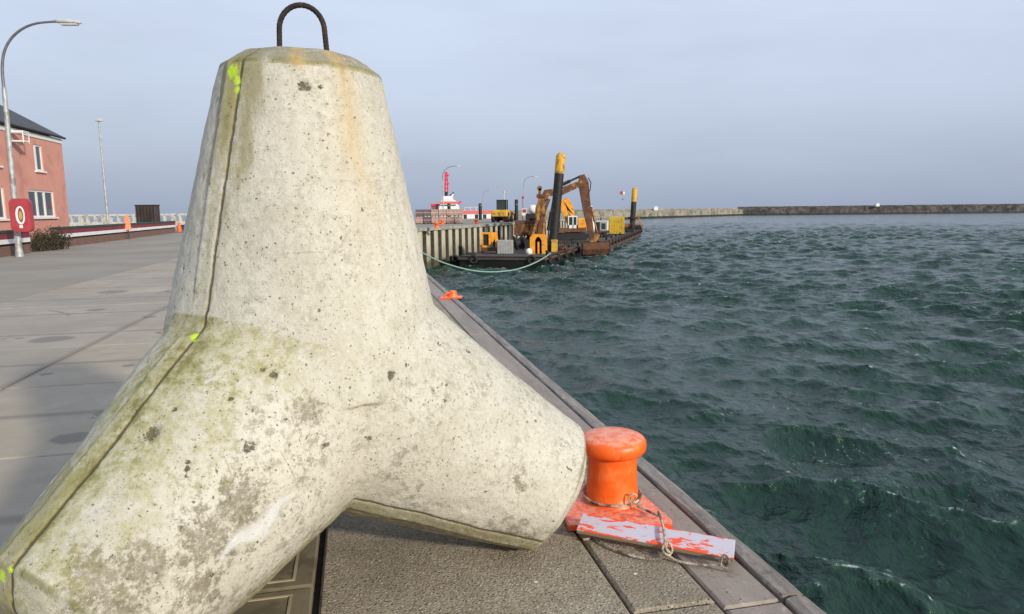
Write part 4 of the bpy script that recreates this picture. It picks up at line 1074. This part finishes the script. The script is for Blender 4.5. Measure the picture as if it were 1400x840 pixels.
for x in (1.0, 3.4, 5.1, 7.6, 9.0): MB().box(x, x+.7, -2.42, -2.402, 3.9, 5.1).build('window', M_CABG, sp_)
shp('bridge_base', [(-4.4, 3.0), (-.2, 3.0), (-.1, 6.6), (-1.0, 8.2), (-3.6, 8.2), (-4.2, 6.5)], -2.1, 2.1, M_SW, bevel=.08)
MB().box(-3.8, -.6, -2.15, -2.11, 6.95, 7.2).build('window_band', M_CABG, sp_)
MB().box(-4.0, -.4, -2.3, 2.3, 7.45, 7.85, b=.03).build('bridge_coral_band', M_SORANGE, sp_)
MB().box(-3.6, -1.4, -1.7, 1.7, 8.2, 9.0, b=.15).build('flying_bridge', M_SW, sp_)
MB().box(-7.3, -4.3, -1.9, 1.9, 5.75, 6.25, b=.04).build('red_rescue_boat', M_SRED, sp_)
MB().box(-6.0, -4.3, -1.2, 1.2, 6.9, 7.4, b=.04).build('red_crane_arm', M_SRED, sp_); MB().box(-5.9, -4.6, -1.0, 1.0, 6.26, 6.9).build('crane_post', M_GALVD, sp_)
MB().box(-7.6, -4.42, -2.2, 2.2, 3.9, 5.5, b=.06).build('fore_house', simple('ship_mint_white', (.5,.64,.62), .4, var=.05), sp_)
for dx_ in (-.28, .28):
    MB().tube([(-2.7+dx_, 0, 9.9), (-2.65+dx_*.6, 0, 14.1)], .16, 8).build('mast_leg', M_SRED, sp_)
for z_ in (10.6, 11.5, 12.4, 13.3): MB().box(-3.0, -2.0 if z_ in (11.5, 13.3) else -2.3, -.3, .3, z_, z_+.22).build('mast_platform', M_SRED, sp_)
MB().tube([(-2.8, 0, 9.0), (-2.7, 0, 9.95)], .34, 10).build('funnel', M_BLK, sp_)
MB().tube([(-2.2, -.5, 8.9), (-1.1, -.5, 9.8)], .12, 8).build('crane_strut', M_BLK, sp_)
MB().tube([(-.2, -1.5, 7.3), (.5, -1.5, 7.9)], .16, 8).build('red_davit', M_SRED, sp_)
MB().lathe([(.3, 9.0), (.4, 9.3), (.3, 9.6), (.05, 9.7)], 14, c=(-1.6, 0, 0)).build('radar_dome', M_SW, sp_)
for x in (1.2, 2.4, 3.6, 4.6): MB().tube([(x, -1, 5.75), (x, -1, 6.6)], .05, 6).build('rail_post', M_WHT, sp_)
MB().tube([(1.2, -1, 6.6), (4.6, -1, 6.6)], .05, 6).build('rail', M_WHT, sp_)

# ------------------------------------------------------------------ dredging pontoons
M_HULL = simple('black_pontoon_hull', (.006,.0055,.006), .5, var=.4, scale=1.2, dirt=(.022,.014,.010), dirt_amt=.2)
M_HUL2 = simple('dark_rusty_hull', (.06,.035,.025), .75, var=.4, scale=.8, dirt=(.13,.075,.045), dirt_amt=.35)
M_DECK = simple('rusty_deck', (.055,.046,.038), .8, var=.3, scale=.8, dirt=(.09,.055,.035), dirt_amt=.3)
M_RUST = simple('rust_brown_steel', (.14,.052,.022), .75, var=.35, scale=1.2, dirt=(.07,.035,.02), dirt_amt=.45, dscale=1.3)
M_ORM = simple('dirty_orange_yellow', (.44,.19,.02), .6, var=.3, scale=1.1, dirt=(.16,.07,.025), dirt_amt=.55, dscale=1.4)
M_RBR = simple('grimy_orange_brown', (.33,.145,.03), .7, var=.35, scale=1.2, dirt=(.10,.045,.02), dirt_amt=.6, dscale=1.6)
M_ORC = simple('clean_orange', (.80,.33,.02), .5, var=.15, dirt=(.4,.16,.03), dirt_amt=.25)
def pontoon(name, label, P0, ang, L, W, zd=-3.05, dark=M_HULL):
    t_ = thing(name, label, 'pontoon', (P0[0], P0[1], WATER), ang)     # local x = length, local y = width (to the left)
    h = zd - WATER
    m = MB(); m.prism([(0, -.6), (.0, h*.35), (-.0, h-.02), (L, h-.02), (L, h*.4), (L-1.2, -.6)], 0, W, 'y'); m.build('hull', dark, t_, bevel=.06)
    MB().box(.05, L-.05, .05, W-.05, h-.02, h+.03).build('deck', M_DECK, t_)
    MB().box(-.12, L+.1, -.14, -.02, h-.36, h-.12, b=.03).build('rubbing_strake', M_RUST, t_)
    MB().box(-.16, -.02, -.1, W+.1, h-.36, h-.12, b=.03).build('rubbing_strake', M_DECK, t_)
    tm = None
    for x in np.arange(1.5, L, 4.2):
        m = MB(); m.tube([(x + .34*math.cos(a), -.2, h-.35 + .34*math.sin(a)) for a in np.linspace(0, 6.283, 17)[:-1]], .13, 8, closed=True); m.build('tyre_fender', M_TYRE, t_)
    for y in (1.3, W-1.6):
        m = MB(); m.tube([(-.2, y + .36*math.cos(a), h-.30 + .36*math.sin(a)) for a in np.linspace(0, 6.283, 17)[:-1]], .13, 8, closed=True); m.build('tyre_fender', M_TYRE, t_)
    for x in np.arange(2.5, L, 6): MB().lathe([(.13, h), (.13, h+.4), (.19, h+.45), (.1, h+.5)], 10, c=(x, .35, 0)).build('bitt', M_BLK, t_)
    return t_
pA = math.atan2(24, 6.7)
pontoon('pontoon', 'near black flat pontoon moored against the sheet pile wall, carrying the rig', (3.3, 69), pA, 26, 9.0, -2.95)
pontoon('pontoon', 'far rusty brown pontoon stretching to the second spud pile', (13.2, 96.5), math.atan2(57, 15.2), 61, 10.5, -2.7, M_HUL2)
def world_from_px_note(): pass
DZ = -3.02
# spud piles
def spud(label, base, top, r_, ytop, frac, collar=None):
    base = Vector(base); top = Vector(top); t_ = thing('spud_pile', label, 'spud pile', base); d = top-base; L = d.length; dn_ = d.normalized()
    MB().tube([(0,0,0), d*frac], r_, 20).build('shaft', simple('dark_tarred_steel', (.011,.010,.011), .6, var=.4, scale=1, dirt=(.05,.03,.02), dirt_amt=.25), t_)
    MB().tube([d*frac, d*(1-.35/L), d], [r_*1.02, r_*1.02, r_*.55], 20).build('yellow_top', simple('spud_yellow', (.62,.33,.02), .55, var=.2, dirt=(.15,.08,.03), dirt_amt=ytop), t_)
    if collar is not None:
        for cz in collar: MB().tube([d*cz, d*(cz+.45/L)], r_*1.75, 16).build('collar', M_BLK, t_)
    return t_
spud('tall thick black spud pile with worn yellow top leaning beside the excavator', (4.4, 78, WATER-1), (5.57, 78, 7.85), .52, .3, .83, (.19,))
spud('second, more distant black spud pile with yellow top at the far pontoon end', (25.5, 148.5, WATER-1), (26.15, 148.5, 6.15), .56, .15, .74, (.42,))
# orange kiosk housing with dark arch (spud carriage)
t_ = thing('winch_housing', 'bright orange housing with dark arched opening at the near pontoon corner', 'winch housing', (2.9, 74, DZ), R(-6))
m = MB(); hw, hh = .88, 2.15
outer = [(-hw, 0), (hw, 0), (hw, hh-.3), (hw-.3, hh), (-hw+.3, hh), (-hw, hh-.3)]
m.prism([(-hw, 0), (-.36, 0), (-.36, 1.5), (-.18, 1.82), (0, 1.9), (0, hh), (-hw+.3, hh), (-hw, hh-.3)], -.6, .6, 'y'); m.prism([(hw, 0), (hw, hh-.3), (hw-.3, hh), (.002, hh), (.002, 1.9), (.18, 1.82), (.36, 1.5), (.36, 0)], -.6, .6, 'y')
m.build('shell', M_ORC, t_)
MB().box(-.35, .35, .3, .58, 0, 1.85).build('dark_recess', M_BLK, t_); MB().box(-.10, .10, -.4, .1, 0, 1.35, b=.02).build('lever', M_ORC, t_)
MB().lathe([(.22, -.12), (.22, .12)], 14, M=Matrix.Translation((0, .1, 1.0)) @ Matrix.Rotation(R(90), 4, 'Y')).build('drum', M_ORM, t_)
t_ = thing('deck_locker', 'small yellow deck locker right of the orange winch housing', 'locker', (4.75, 77, DZ), 0)
MB().box(-.35, .35, -.3, .3, .1, 1.35, b=.03).build('body', M_YEL, t_); MB().box(-.37, .37, -.32, .32, 1.35, 1.42).build('lid', M_YEL, t_)
for x in (-.3, .3): MB().box(x-.04, x+.04, -.25, .25, 0, .1).build('foot', M_BLK, t_)
t_ = thing('pump_engine', 'small yellow engine with open dark frame on the left of the near pontoon', 'engine', (-2.35, 75.5, DZ), R(-4))
MB().box(-.95, .95, -.5, .5, .35, .75, b=.03).build('base', M_RUST, t_)
m = MB(); m.box(-.85, -.65, -.45, .45, .75, 2.2); m.box(-.05, .18, -.45, .45, .75, 2.2); m.box(-.85, .18, -.45, .45, 2.2, 2.35); m.box(-.85, .18, -.45, .45, .75, .95); m.build('frame', M_ORC, t_)
MB().box(-.62, -.08, -.3, .42, .96, 2.1, b=.03).build('motor', M_BLK, t_)
m = MB(); m.prism([(.2, 2.3), (.8, 2.4), (.92, 1.4), (.75, .8), (.62, .8), (.62, 1.7), (.3, 1.2), (.2, 1.5)], -.35, .35, 'y'); m.build('pump_bend', M_ORC, t_)
for x in (-.8, .8): MB().box(x-.08, x+.08, -.45, .45, 0, .35).build('skid', M_BLK, t_)
M_GRY = simple('grey_galvanised_box', (.33,.33,.32), .6, var=.15)
t_ = thing('generator_box', 'light grey ribbed generator box on the near pontoon', 'generator', (-.65, 74.3, DZ), R(-6))
MB().box(-.82, .82, -.5, .5, .12, 1.55, b=.03).build('body', M_GRY, t_)
for x in np.linspace(-.7, .7, 6): MB().box(x-.025, x+.025, -.53, -.502, .2, 1.48).build('rib', M_GRY, t_)
for x in (-.6, .6): MB().box(x-.12, x+.12, -.45, .45, 0, .12).build('foot', M_BLK, t_)
t_ = thing('float', 'white round float on deck left of the orange winch housing', 'float', (1.85, 73.1, DZ))
MB().lathe([(.05, .0), (.28, .1), (.36, .36), (.28, .62), (.05, .72)], 18).build('ball', M_WHT, t_); MB().tube([(0,0,.7), (0,0,.85)], .05, 6).build('eye', M_BLK, t_)
t_ = thing('work_boat', 'low black work boat tucked between the wall and the near pontoon', 'boat', (-5.0, 73.4, WATER), R(0))
hb = MB(); secs = []
for t in np.linspace(0, 1, 9):
    x = -1.5 + 6.4*t; wd = 1.1*math.sin(math.pi*min(1, .12 + t*.75))**.6; secs.append([(x, -wd, 1.15-.25*t), (x, -wd*.7, -.2), (x, wd*.7, -.2), (x, wd, 1.15-.25*t)])
vs = [p for s_ in secs for p in s_]; fs = [(i*4+k, i*4+k+1, (i+1)*4+k+1, (i+1)*4+k) for i in range(8) for k in range(3)] + [(i*4, i*4+3, (i+1)*4+3, (i+1)*4) for i in range(8)] + [(0,1,2,3), (32,33,34,35)]
hb.add(vs, fs); hb.build('hull', M_HULL, t_); MB().box(.2, 1.2, -.4, .4, 1.05, 1.5, b=.05).build('thwart_box', M_BLK, t_)
MB().tube([(-.9 + .3*math.cos(a), -1.0, .95 + .3*math.sin(a)) for a in np.linspace(0, 6.283, 17)[:-1]], .12, 8, closed=True).build('tyre', M_TYRE, t_)

# excavators (arm plane parallel to x-z)
def plate(m, pts, y0, y1): m.prism(pts, y0, y1, 'y')
def limb(m, path, widths, y0, y1):
    """box beam following a 2-D path with a width per point"""
    P_ = [Vector(p) for p in path]; L_ = []; R__ = []
    for i, p in enumerate(P_):
        t = (P_[min(i+1, len(P_)-1)] - P_[max(i-1, 0)]).normalized(); nn = Vector((-t.y, t.x)); L_.append(tuple(p + nn*widths[i])); R__.append(tuple(p - nn*widths[i]))
    m.prism(L_ + R__[::-1], y0, y1, 'y')
def cyl(m, a, b_, y, r1, r2, f=.55):
    a = Vector((a[0], y, a[1])); b_ = Vector((b_[0], y, b_[1])); mid = a.lerp(b_, f); m.tube([a, mid], r1, 10); m.tube([mid, b_], r2, 8)
X0, Y0_ = 3.1, 86.
ex = thing('excavator', 'large rusty orange backhoe excavator on the near pontoon with bucket hanging over the water', 'excavator', (X0, Y0_, DZ))
def ez(z_): return z_ - DZ
m = MB()
for y in (-1.6, .9):
    m.prism([(-2.6,.45), (-2.2,.05), (2.2,.05), (2.6,.45), (2.6,.75), (2.2,1.15), (-2.2,1.15), (-2.6,.75)], y, y+.7, 'y')
m.box(-1.3, 1.3, -.9, .9, .55, 1.35); m.build('undercarriage', M_BLK, ex)
MB().lathe([(1.2, 1.35), (1.2, 1.6)], 24).build('slew_ring', M_BLK, ex)
m = MB(); m.box(-2.6, .9, -1.5, 1.5, 1.6, 3.45, b=.12); m.build('house_body', M_RUST, ex)
MB().box(-2.75, -2.1, -1.45, 1.45, 1.7, 3.0, b=.1).build('counterweight', M_ORM, ex)
for (x0, x1, z0, z1) in ((-1.9, -1.0, 2.0, 3.0), (-.8, .1, 2.0, 3.0)): MB().box(x0, x1, -1.53, -1.502, z0, z1).build('access_door', M_ORM, ex)
ck = MB(); ck.box(-.1, 1.2, -1.5, -.35, 3.46, 3.55); 
MB().box(-.9, .4, -1.45, 1.4, 3.46, 3.75, b=.05).build('engine_cover', M_BLK, ex)
m = MB(); limb(m, [(.2, 2.6), (.3, 4.9), (1.25, ez(3.7)), (3.0, ez(3.85)), (5.62, ez(4.9))], [.36, .42, .46, .46, .34], -.45, .35); m.build('boom', M_RBR, ex)
m = MB(); limb(m, [(.75, 2.2), (.95, 4.5), (1.55, ez(3.0))], [.2, .2, .2], -.62, -.47); m.build('boom_link', M_RUST, ex)
m = MB(); cyl(m, (1.4, 2.2), (2.1, ez(3.2)), -.75, .20, .12); m.build('boom_cylinder', M_BLK, ex)
m = MB(); cyl(m, (1.6, 2.2), (2.4, ez(3.2)), .6, .20, .12); m.build('boom_cylinder', M_BLK, ex)
m = MB(); cyl(m, (2.4, ez(4.35)), (5.3, ez(5.65)), -.05, .20, .12, .6); m.build('stick_cylinder', M_BLK, ex)
m = MB(); limb(m, [(5.55, ez(5.85)), (5.75, ez(4.9)), (6.15, ez(2.0)), (6.85, ez(-1.9))], [.30, .62, .50, .30], -.32, .26); m.build('stick', M_RUST, ex)
m = MB(); m.tube([(6.3, -.3, ez(5.5)), (6.65, -.3, ez(4.9)), (6.55, -.3, ez(4.0)), (6.2, -.3, ez(3.4))], .06, 6); m.build('hydraulic_hose', M_BLK, ex)
m = MB(); cyl(m, (6.75, ez(2.0)), (7.5, ez(-1.3)), -.05, .17, .10); m.build('bucket_cylinder', M_ORM, ex)
m = MB(); m.prism([(6.6, ez(-2.3)), (6.75, ez(-1.7)), (7.5, ez(-1.2)), (7.8, ez(-1.5)), (7.4, ez(-2.3))], -.3, .26, 'y'); m.build('linkage', M_ORM, ex)
bk = MB(); prof = [(-.9, 0), (-1.0, -.8), (-.7, -1.45), (0, -1.65), (.7, -1.5), (.62, -1.4), (0, -1.5), (-.6, -1.35), (-.86, -.8), (-.78, 0)]
bk.prism([(a, ez(-2.35) + z_) for a, z_ in prof], 5.6, 8.9, 'x'); 
for x in (5.6, 8.82): bk.prism([(a, ez(-2.35) + z_) for a, z_ in prof[:5] + [(.55, -.2), (.1, 0)]], x, x+.08, 'x')
bk.build('bucket', M_RUST, ex)
m = MB()
for x in np.linspace(5.75, 8.6, 7): m.box(x, x+.16, .62, .95, ez(-2.35)-1.52, ez(-2.35)-1.42)
m.build('bucket_teeth', M_GALVD, ex)
# left upright pair (second spud frame / boom rest)
t_ = thing('gantry_frame', 'leaning orange lattice gantry left of the black spud pile', 'gantry', (3.2, 83.5, DZ))
m = MB(); limb(m, [(-.9, 1.1), (.0, 3.6), (.25, ez(4.2))], [.15, .17, .17], -.5, -.2); m.build('leg', M_ORM, t_)
m = MB(); limb(m, [(.65, 1.1), (.75, 3.2), (.55, ez(3.4))], [.12, .13, .13], -.5, -.2); m.build('leg', M_ORM, t_)
m = MB(); limb(m, [(-.55, 2.2), (.7, 4.6)], [.09, .09], -.44, -.28); limb(m, [(.7, 2.4), (-.05, 4.3)], [.09, .09], -.42, -.3); m.build('brace', M_RUST, t_)
MB().box(-.15, .95, -.7, .1, ez(3.1), ez(3.5)).build('head_beam', M_RUST, t_); MB().lathe([(.3, -.15), (.3, .15)], 14, M=Matrix.Translation((.2, -.35, ez(4.2))) @ Matrix.Rotation(R(90), 4, 'X')).build('sheave', M_ORM, t_)
m = MB(); m.box(-1.6, 1.4, -.8, .6, 0, 1.1, b=.04); m.build('base_frame', M_BLK, t_)
# second excavator
e2 = thing('excavator', 'second yellow excavator with white framed cab on the far pontoon behind the black spud pile', 'excavator', (8.9, 101.5, -2.67))
m = MB()
for y in (-1.5, .9): m.prism([(-2.2,.4), (-1.8,.05), (1.8,.05), (2.2,.4), (2.2,.7), (1.8,1.0), (-1.8,1.0), (-2.2,.7)], y, y+.6, 'y')
m.box(-1, 1, -.9, .9, .5, 1.1); m.build('undercarriage', M_BLK, e2)
MB().box(-2.1, 1.9, -1.4, 1.4, 1.12, 1.7, b=.05).build('platform', M_RUST, e2)
MB().box(.65, 2.3, -1.35, 1.35, 1.7, 3.1, b=.1).build('engine_body', M_ORC, e2)
cb = MB()
for x in (-.75, -.12, .45): cb.box(x, x+.13, -1.42, -1.3, 1.7, 3.3)
cb.box(-.75, .58, -1.42, -.2, 3.3, 3.45); cb.box(-.75, .58, -1.42, -.2, 1.7, 2.15); cab2 = cb.build('cab', M_WHT, e2); MB().box(-.7, .53, -1.36, -.25, 2.15, 3.3).build('cab_window', M_CABG, cab2)
m = MB(); limb(m, [(-.3, 1.9), (-1.2, 4.3), (-1.5, 5.6), (-.9, 5.75), (-.2, 4.6), (.05, 3.4)], [.3, .4, .36, .4, .34, .26], -.1, .5); m.build('boom', M_ORC, e2)
m = MB(); cyl(m, (-.1, 2.2), (-1.0, 4.9), .2, .16, .1); m.build('boom_cylinder', M_BLK, e2)
# containers and tanks on the far pontoon
t_ = thing('container', 'bright yellow ribbed container on the far pontoon', 'container', (18.2, 121, -2.67), R(-6))
MB().box(-1.3, 1.3, -1.3, 1.3, .15, 3.0, b=.03).build('body', simple('canary_yellow', (.55,.40,.02), .5, var=.12, dirt=(.3,.22,.03), dirt_amt=.25), t_)
for x in np.linspace(-1.15, 1.15, 9): MB().box(x-.05, x+.05, -1.345, -1.302, .3, 2.85).build('rib', M_YEL, t_)
for x in (-1.1, 1.1): MB().box(x-.1, x+.1, -1.2, 1.2, 0, .15).build('foot', M_BLK, t_)
t_ = thing('site_cabin', 'small dark and white site cabin left of the yellow container', 'cabin', (15.5, 119.5, -2.67), R(-6))
MB().box(-1.15, 1.1, -1, 1, .1, 2.3, b=.03).build('walls', M_GRY, t_); MB().box(-1.2, 1.15, -1.05, 1.05, 2.3, 2.4).build('roof', M_WHT, t_)
MB().box(-1.1, -.35, -1.04, -1.002, .3, 2.2).build('door', M_BLK, t_); MB().box(-.1, .6, -1.04, -1.002, 1.0, 2.0).build('window', M_CABG, t_); MB().box(.8, 1.08, -1.05, -1.002, .12, 2.28).build('corner_post', M_WHT, t_)
t_ = thing('silo', 'tapered white tank standing upright behind the rusty excavator stick', 'tank', (12.9, 113, -2.67))
MB().lathe([(.5, .6), (.6, 1.2), (.55, 3.6), (.35, 4.7), (.2, 4.9)], 20).build('vessel', M_WHT, t_)
for a in range(4): MB().tube([(.5*math.cos(a*1.57+.7), .5*math.sin(a*1.57+.7), 0), (.5*math.cos(a*1.57+.7), .5*math.sin(a*1.57+.7), .9)], .06, 6).build('leg', M_GALVD, t_)
t_ = thing('winch', 'black deck winch between the yellow container and the far spud pile', 'winch', (22.4, 134, -2.67), R(-10))
MB().box(-1.1, 1.1, -.6, .6, 0, .7, b=.05).build('base', M_BLK, t_)
MB().lathe([(.7, -.8), (.7, -.7), (.5, -.68), (.5, .68), (.7, .7), (.7, .8)], 20, M=Matrix.Translation((0, 0, 1.1)) @ Matrix.Rotation(R(90), 4, 'Y')).build('drum', M_RUST, t_)
MB().box(.5, 1.0, -.5, .5, .7, 1.5, b=.04).build('motor', M_BLK, t_)
t_ = thing('bow_ramp', 'yellowish triangular anchor frame at the far tip of the far pontoon', 'anchor frame', (27.2, 152, -2.67))
m = MB(); limb(m, [(-.9, 0), (.1, 2.9)], [.14, .12], -.7, -.55); limb(m, [(1.2, 0), (.25, 2.9)], [.14, .12], -.7, -.55); limb(m, [(-.6, 1.1), (.95, 1.1)], [.1, .1], -.68, -.57); m.build('frame', M_ORM, t_)
MB().box(-.9, 1.3, -.5, .4, 0, .9, b=.05).build('anchor_pocket', M_BLK, t_)
t_ = thing('flag_mast', 'thin mast with a small red and white flag before the far spud pile', 'flag mast', (23.1, 145, -2.67))
MB().tube([(0,0,0), (0,0,8.1)], .03, 6).build('mast', M_GALV, t_)
fl = MB(); fl.add([(0, 0, 7.3), (-.35, .03, 7.35), (-.7, -.03, 7.3), (0, 0, 7.95), (-.35, .03, 8.0), (-.7, -.03, 7.95)], [(0,1,4,3), (1,2,5,4)]); fo = fl.build('flag', M_RED, t_, fix=False); sm_ = fo.modifiers.new('t', 'SOLIDIFY'); sm_.thickness = .012
MB().box(.02, .4, -.01, .01, 7.35, 7.9).build('flag_white_half', M_WHT, t_); MB().lathe([(.14, 6.2), (.2, 6.35), (.1, 6.5)], 10).build('lantern', M_GALVD, t_)

# the long green mooring rope
hw_pts = [(-10.6, 47.5, .1), (-9.3, 50.2, -.2), (-7.74,53.0,-.92), (-6.7,54.8,-1.76), (-5.92,56.6,-2.36), (-4.89,58.4,-2.93), (-3.46,60.2,-3.47), (-1.93,62.0,-3.78), (-.3,63.8,-3.85), (1.08,65.6,-3.71), (2.39,67.4,-3.35), (3.33,69.2,-3.0), (4.0,71.2,-2.72)]
m = MB(); m.tube(smooth_path(hw_pts, 6), .062, 10); o = m.build('mooring_rope', simple('pale_green_rope', (.22,.36,.29), .8, var=.2, scale=8), fix=False)
tag(o, 'thick pale green mooring rope sagging across the water to the near pontoon', 'mooring rope')
# odds and ends on the pontoon decks
t_ = thing('hose_reel', 'black hose reel standing behind the grey generator box', 'hose reel', (.9, 80.5, DZ), R(10))
MB().lathe([(.85, -.5), (.85, -.42), (.45, -.4), (.45, .4), (.85, .42), (.85, .5)], 22, M=Matrix.Translation((0, 0, 1.0)) @ Matrix.Rotation(R(80), 4, 'Y')).build('drum', M_BLK, t_)
for x in (-.6, .6): MB().prism([(-.6, 0), (.6, 0), (.1, 1.1), (-.1, 1.1)], x-.06, x+.06, 'x').build('stand', M_RUST, t_)
t_ = thing('steel_drum', 'dark rusty oil drum left of the pontoon engine', 'drum', (-3.2, 78.6, DZ))
MB().lathe([(.3, 0), (.31, .02), (.29, .05), (.29, .43), (.31, .45), (.29, .47), (.29, .85), (.31, .88), (.26, .88), (.26, .86)], 20).build('shell', M_RUST, t_); MB().lathe([(.04, .86), (.04, .9)], 8, c=(.15, 0, 0)).build('bung', M_BLK, t_)
t_ = thing('chain_heap', 'rusty heap of anchor chain on deck right of the yellow locker', 'chain', (6.0, 80, DZ))
cm = MB(); random.seed(9)
for i in range(46):
    a = random.uniform(0, 6.28); rr = random.uniform(0, .8); z_ = .08 + (.5-.5*rr)*random.random()*1.2; M4 = Matrix.Translation((rr*math.cos(a)*1.2, rr*math.sin(a), z_)) @ Matrix.Rotation(random.uniform(0, 3), 4, (random.random(), random.random(), .3)) 
    cm.tube([M4 @ Vector((.19*math.cos(q), .12*math.sin(q), 0)) for q in np.linspace(0, 6.283, 11)[:-1]], .04, 6, closed=True)
cm.build('links', M_RUST, t_, fix=False)
t_ = thing('safety_railing', 'dark steel safety railing on the near pontoon edge behind the locker', 'railing', (7.2, 86.5, DZ), pA)
for x in np.arange(-3, 3.1, 1.5): MB().tube([(x, 0, 0), (x, 0, 1.1)], .05, 6).build('post', M_BLK, t_)
for z_ in (.55, 1.1): MB().tube([(-3, 0, z_), (3, 0, z_)], .045, 6).build('rail', M_BLK, t_)

t_ = thing('cable_bundle', 'black hoses draped from the gantry down to the near deck', 'hoses', (1.6, 84, DZ))
for k in range(5):
    MB().tube(smooth_path([(-1.5+k*.35, -.5, .1), (-.6+k*.3, -.6, 1.4-.15*k), (.4+k*.25, -.7, 1.0+.2*k), (1.4+k*.12, -.6, 3.4+.3*k)], 6), .07, 6).build('hose', M_BLK, t_)
t_ = thing('pipe_rack', 'dark pipes stacked on the far pontoon beside the yellow container', 'pipes', (14.6, 112, -2.67), R(75))
for k in range(7): MB().tube([(-3, (k % 4)*.5 - .8 + .25*(k > 3), .26 + .45*(k > 3)), (3, (k % 4)*.5 - .8 + .25*(k > 3), .26 + .45*(k > 3))], .22, 10).build('pipe', M_RUST if k % 2 else M_BLK, t_)
t_ = thing('work_light_mast', 'thin dark mast with floodlight bar on the near pontoon behind the orange housing', 'light mast', (5.2, 82, DZ))
MB().tube([(0,0,0), (0,0,4.6)], .06, 8).build('mast', M_BLK, t_); MB().box(-.5, .5, -.06, .06, 4.5, 4.62).build('crossbar', M_BLK, t_)
for x in (-.4, .4): MB().box(x-.13, x+.13, -.16, -.062, 4.4, 4.66, b=.02).build('floodlight', M_GALVD, t_)
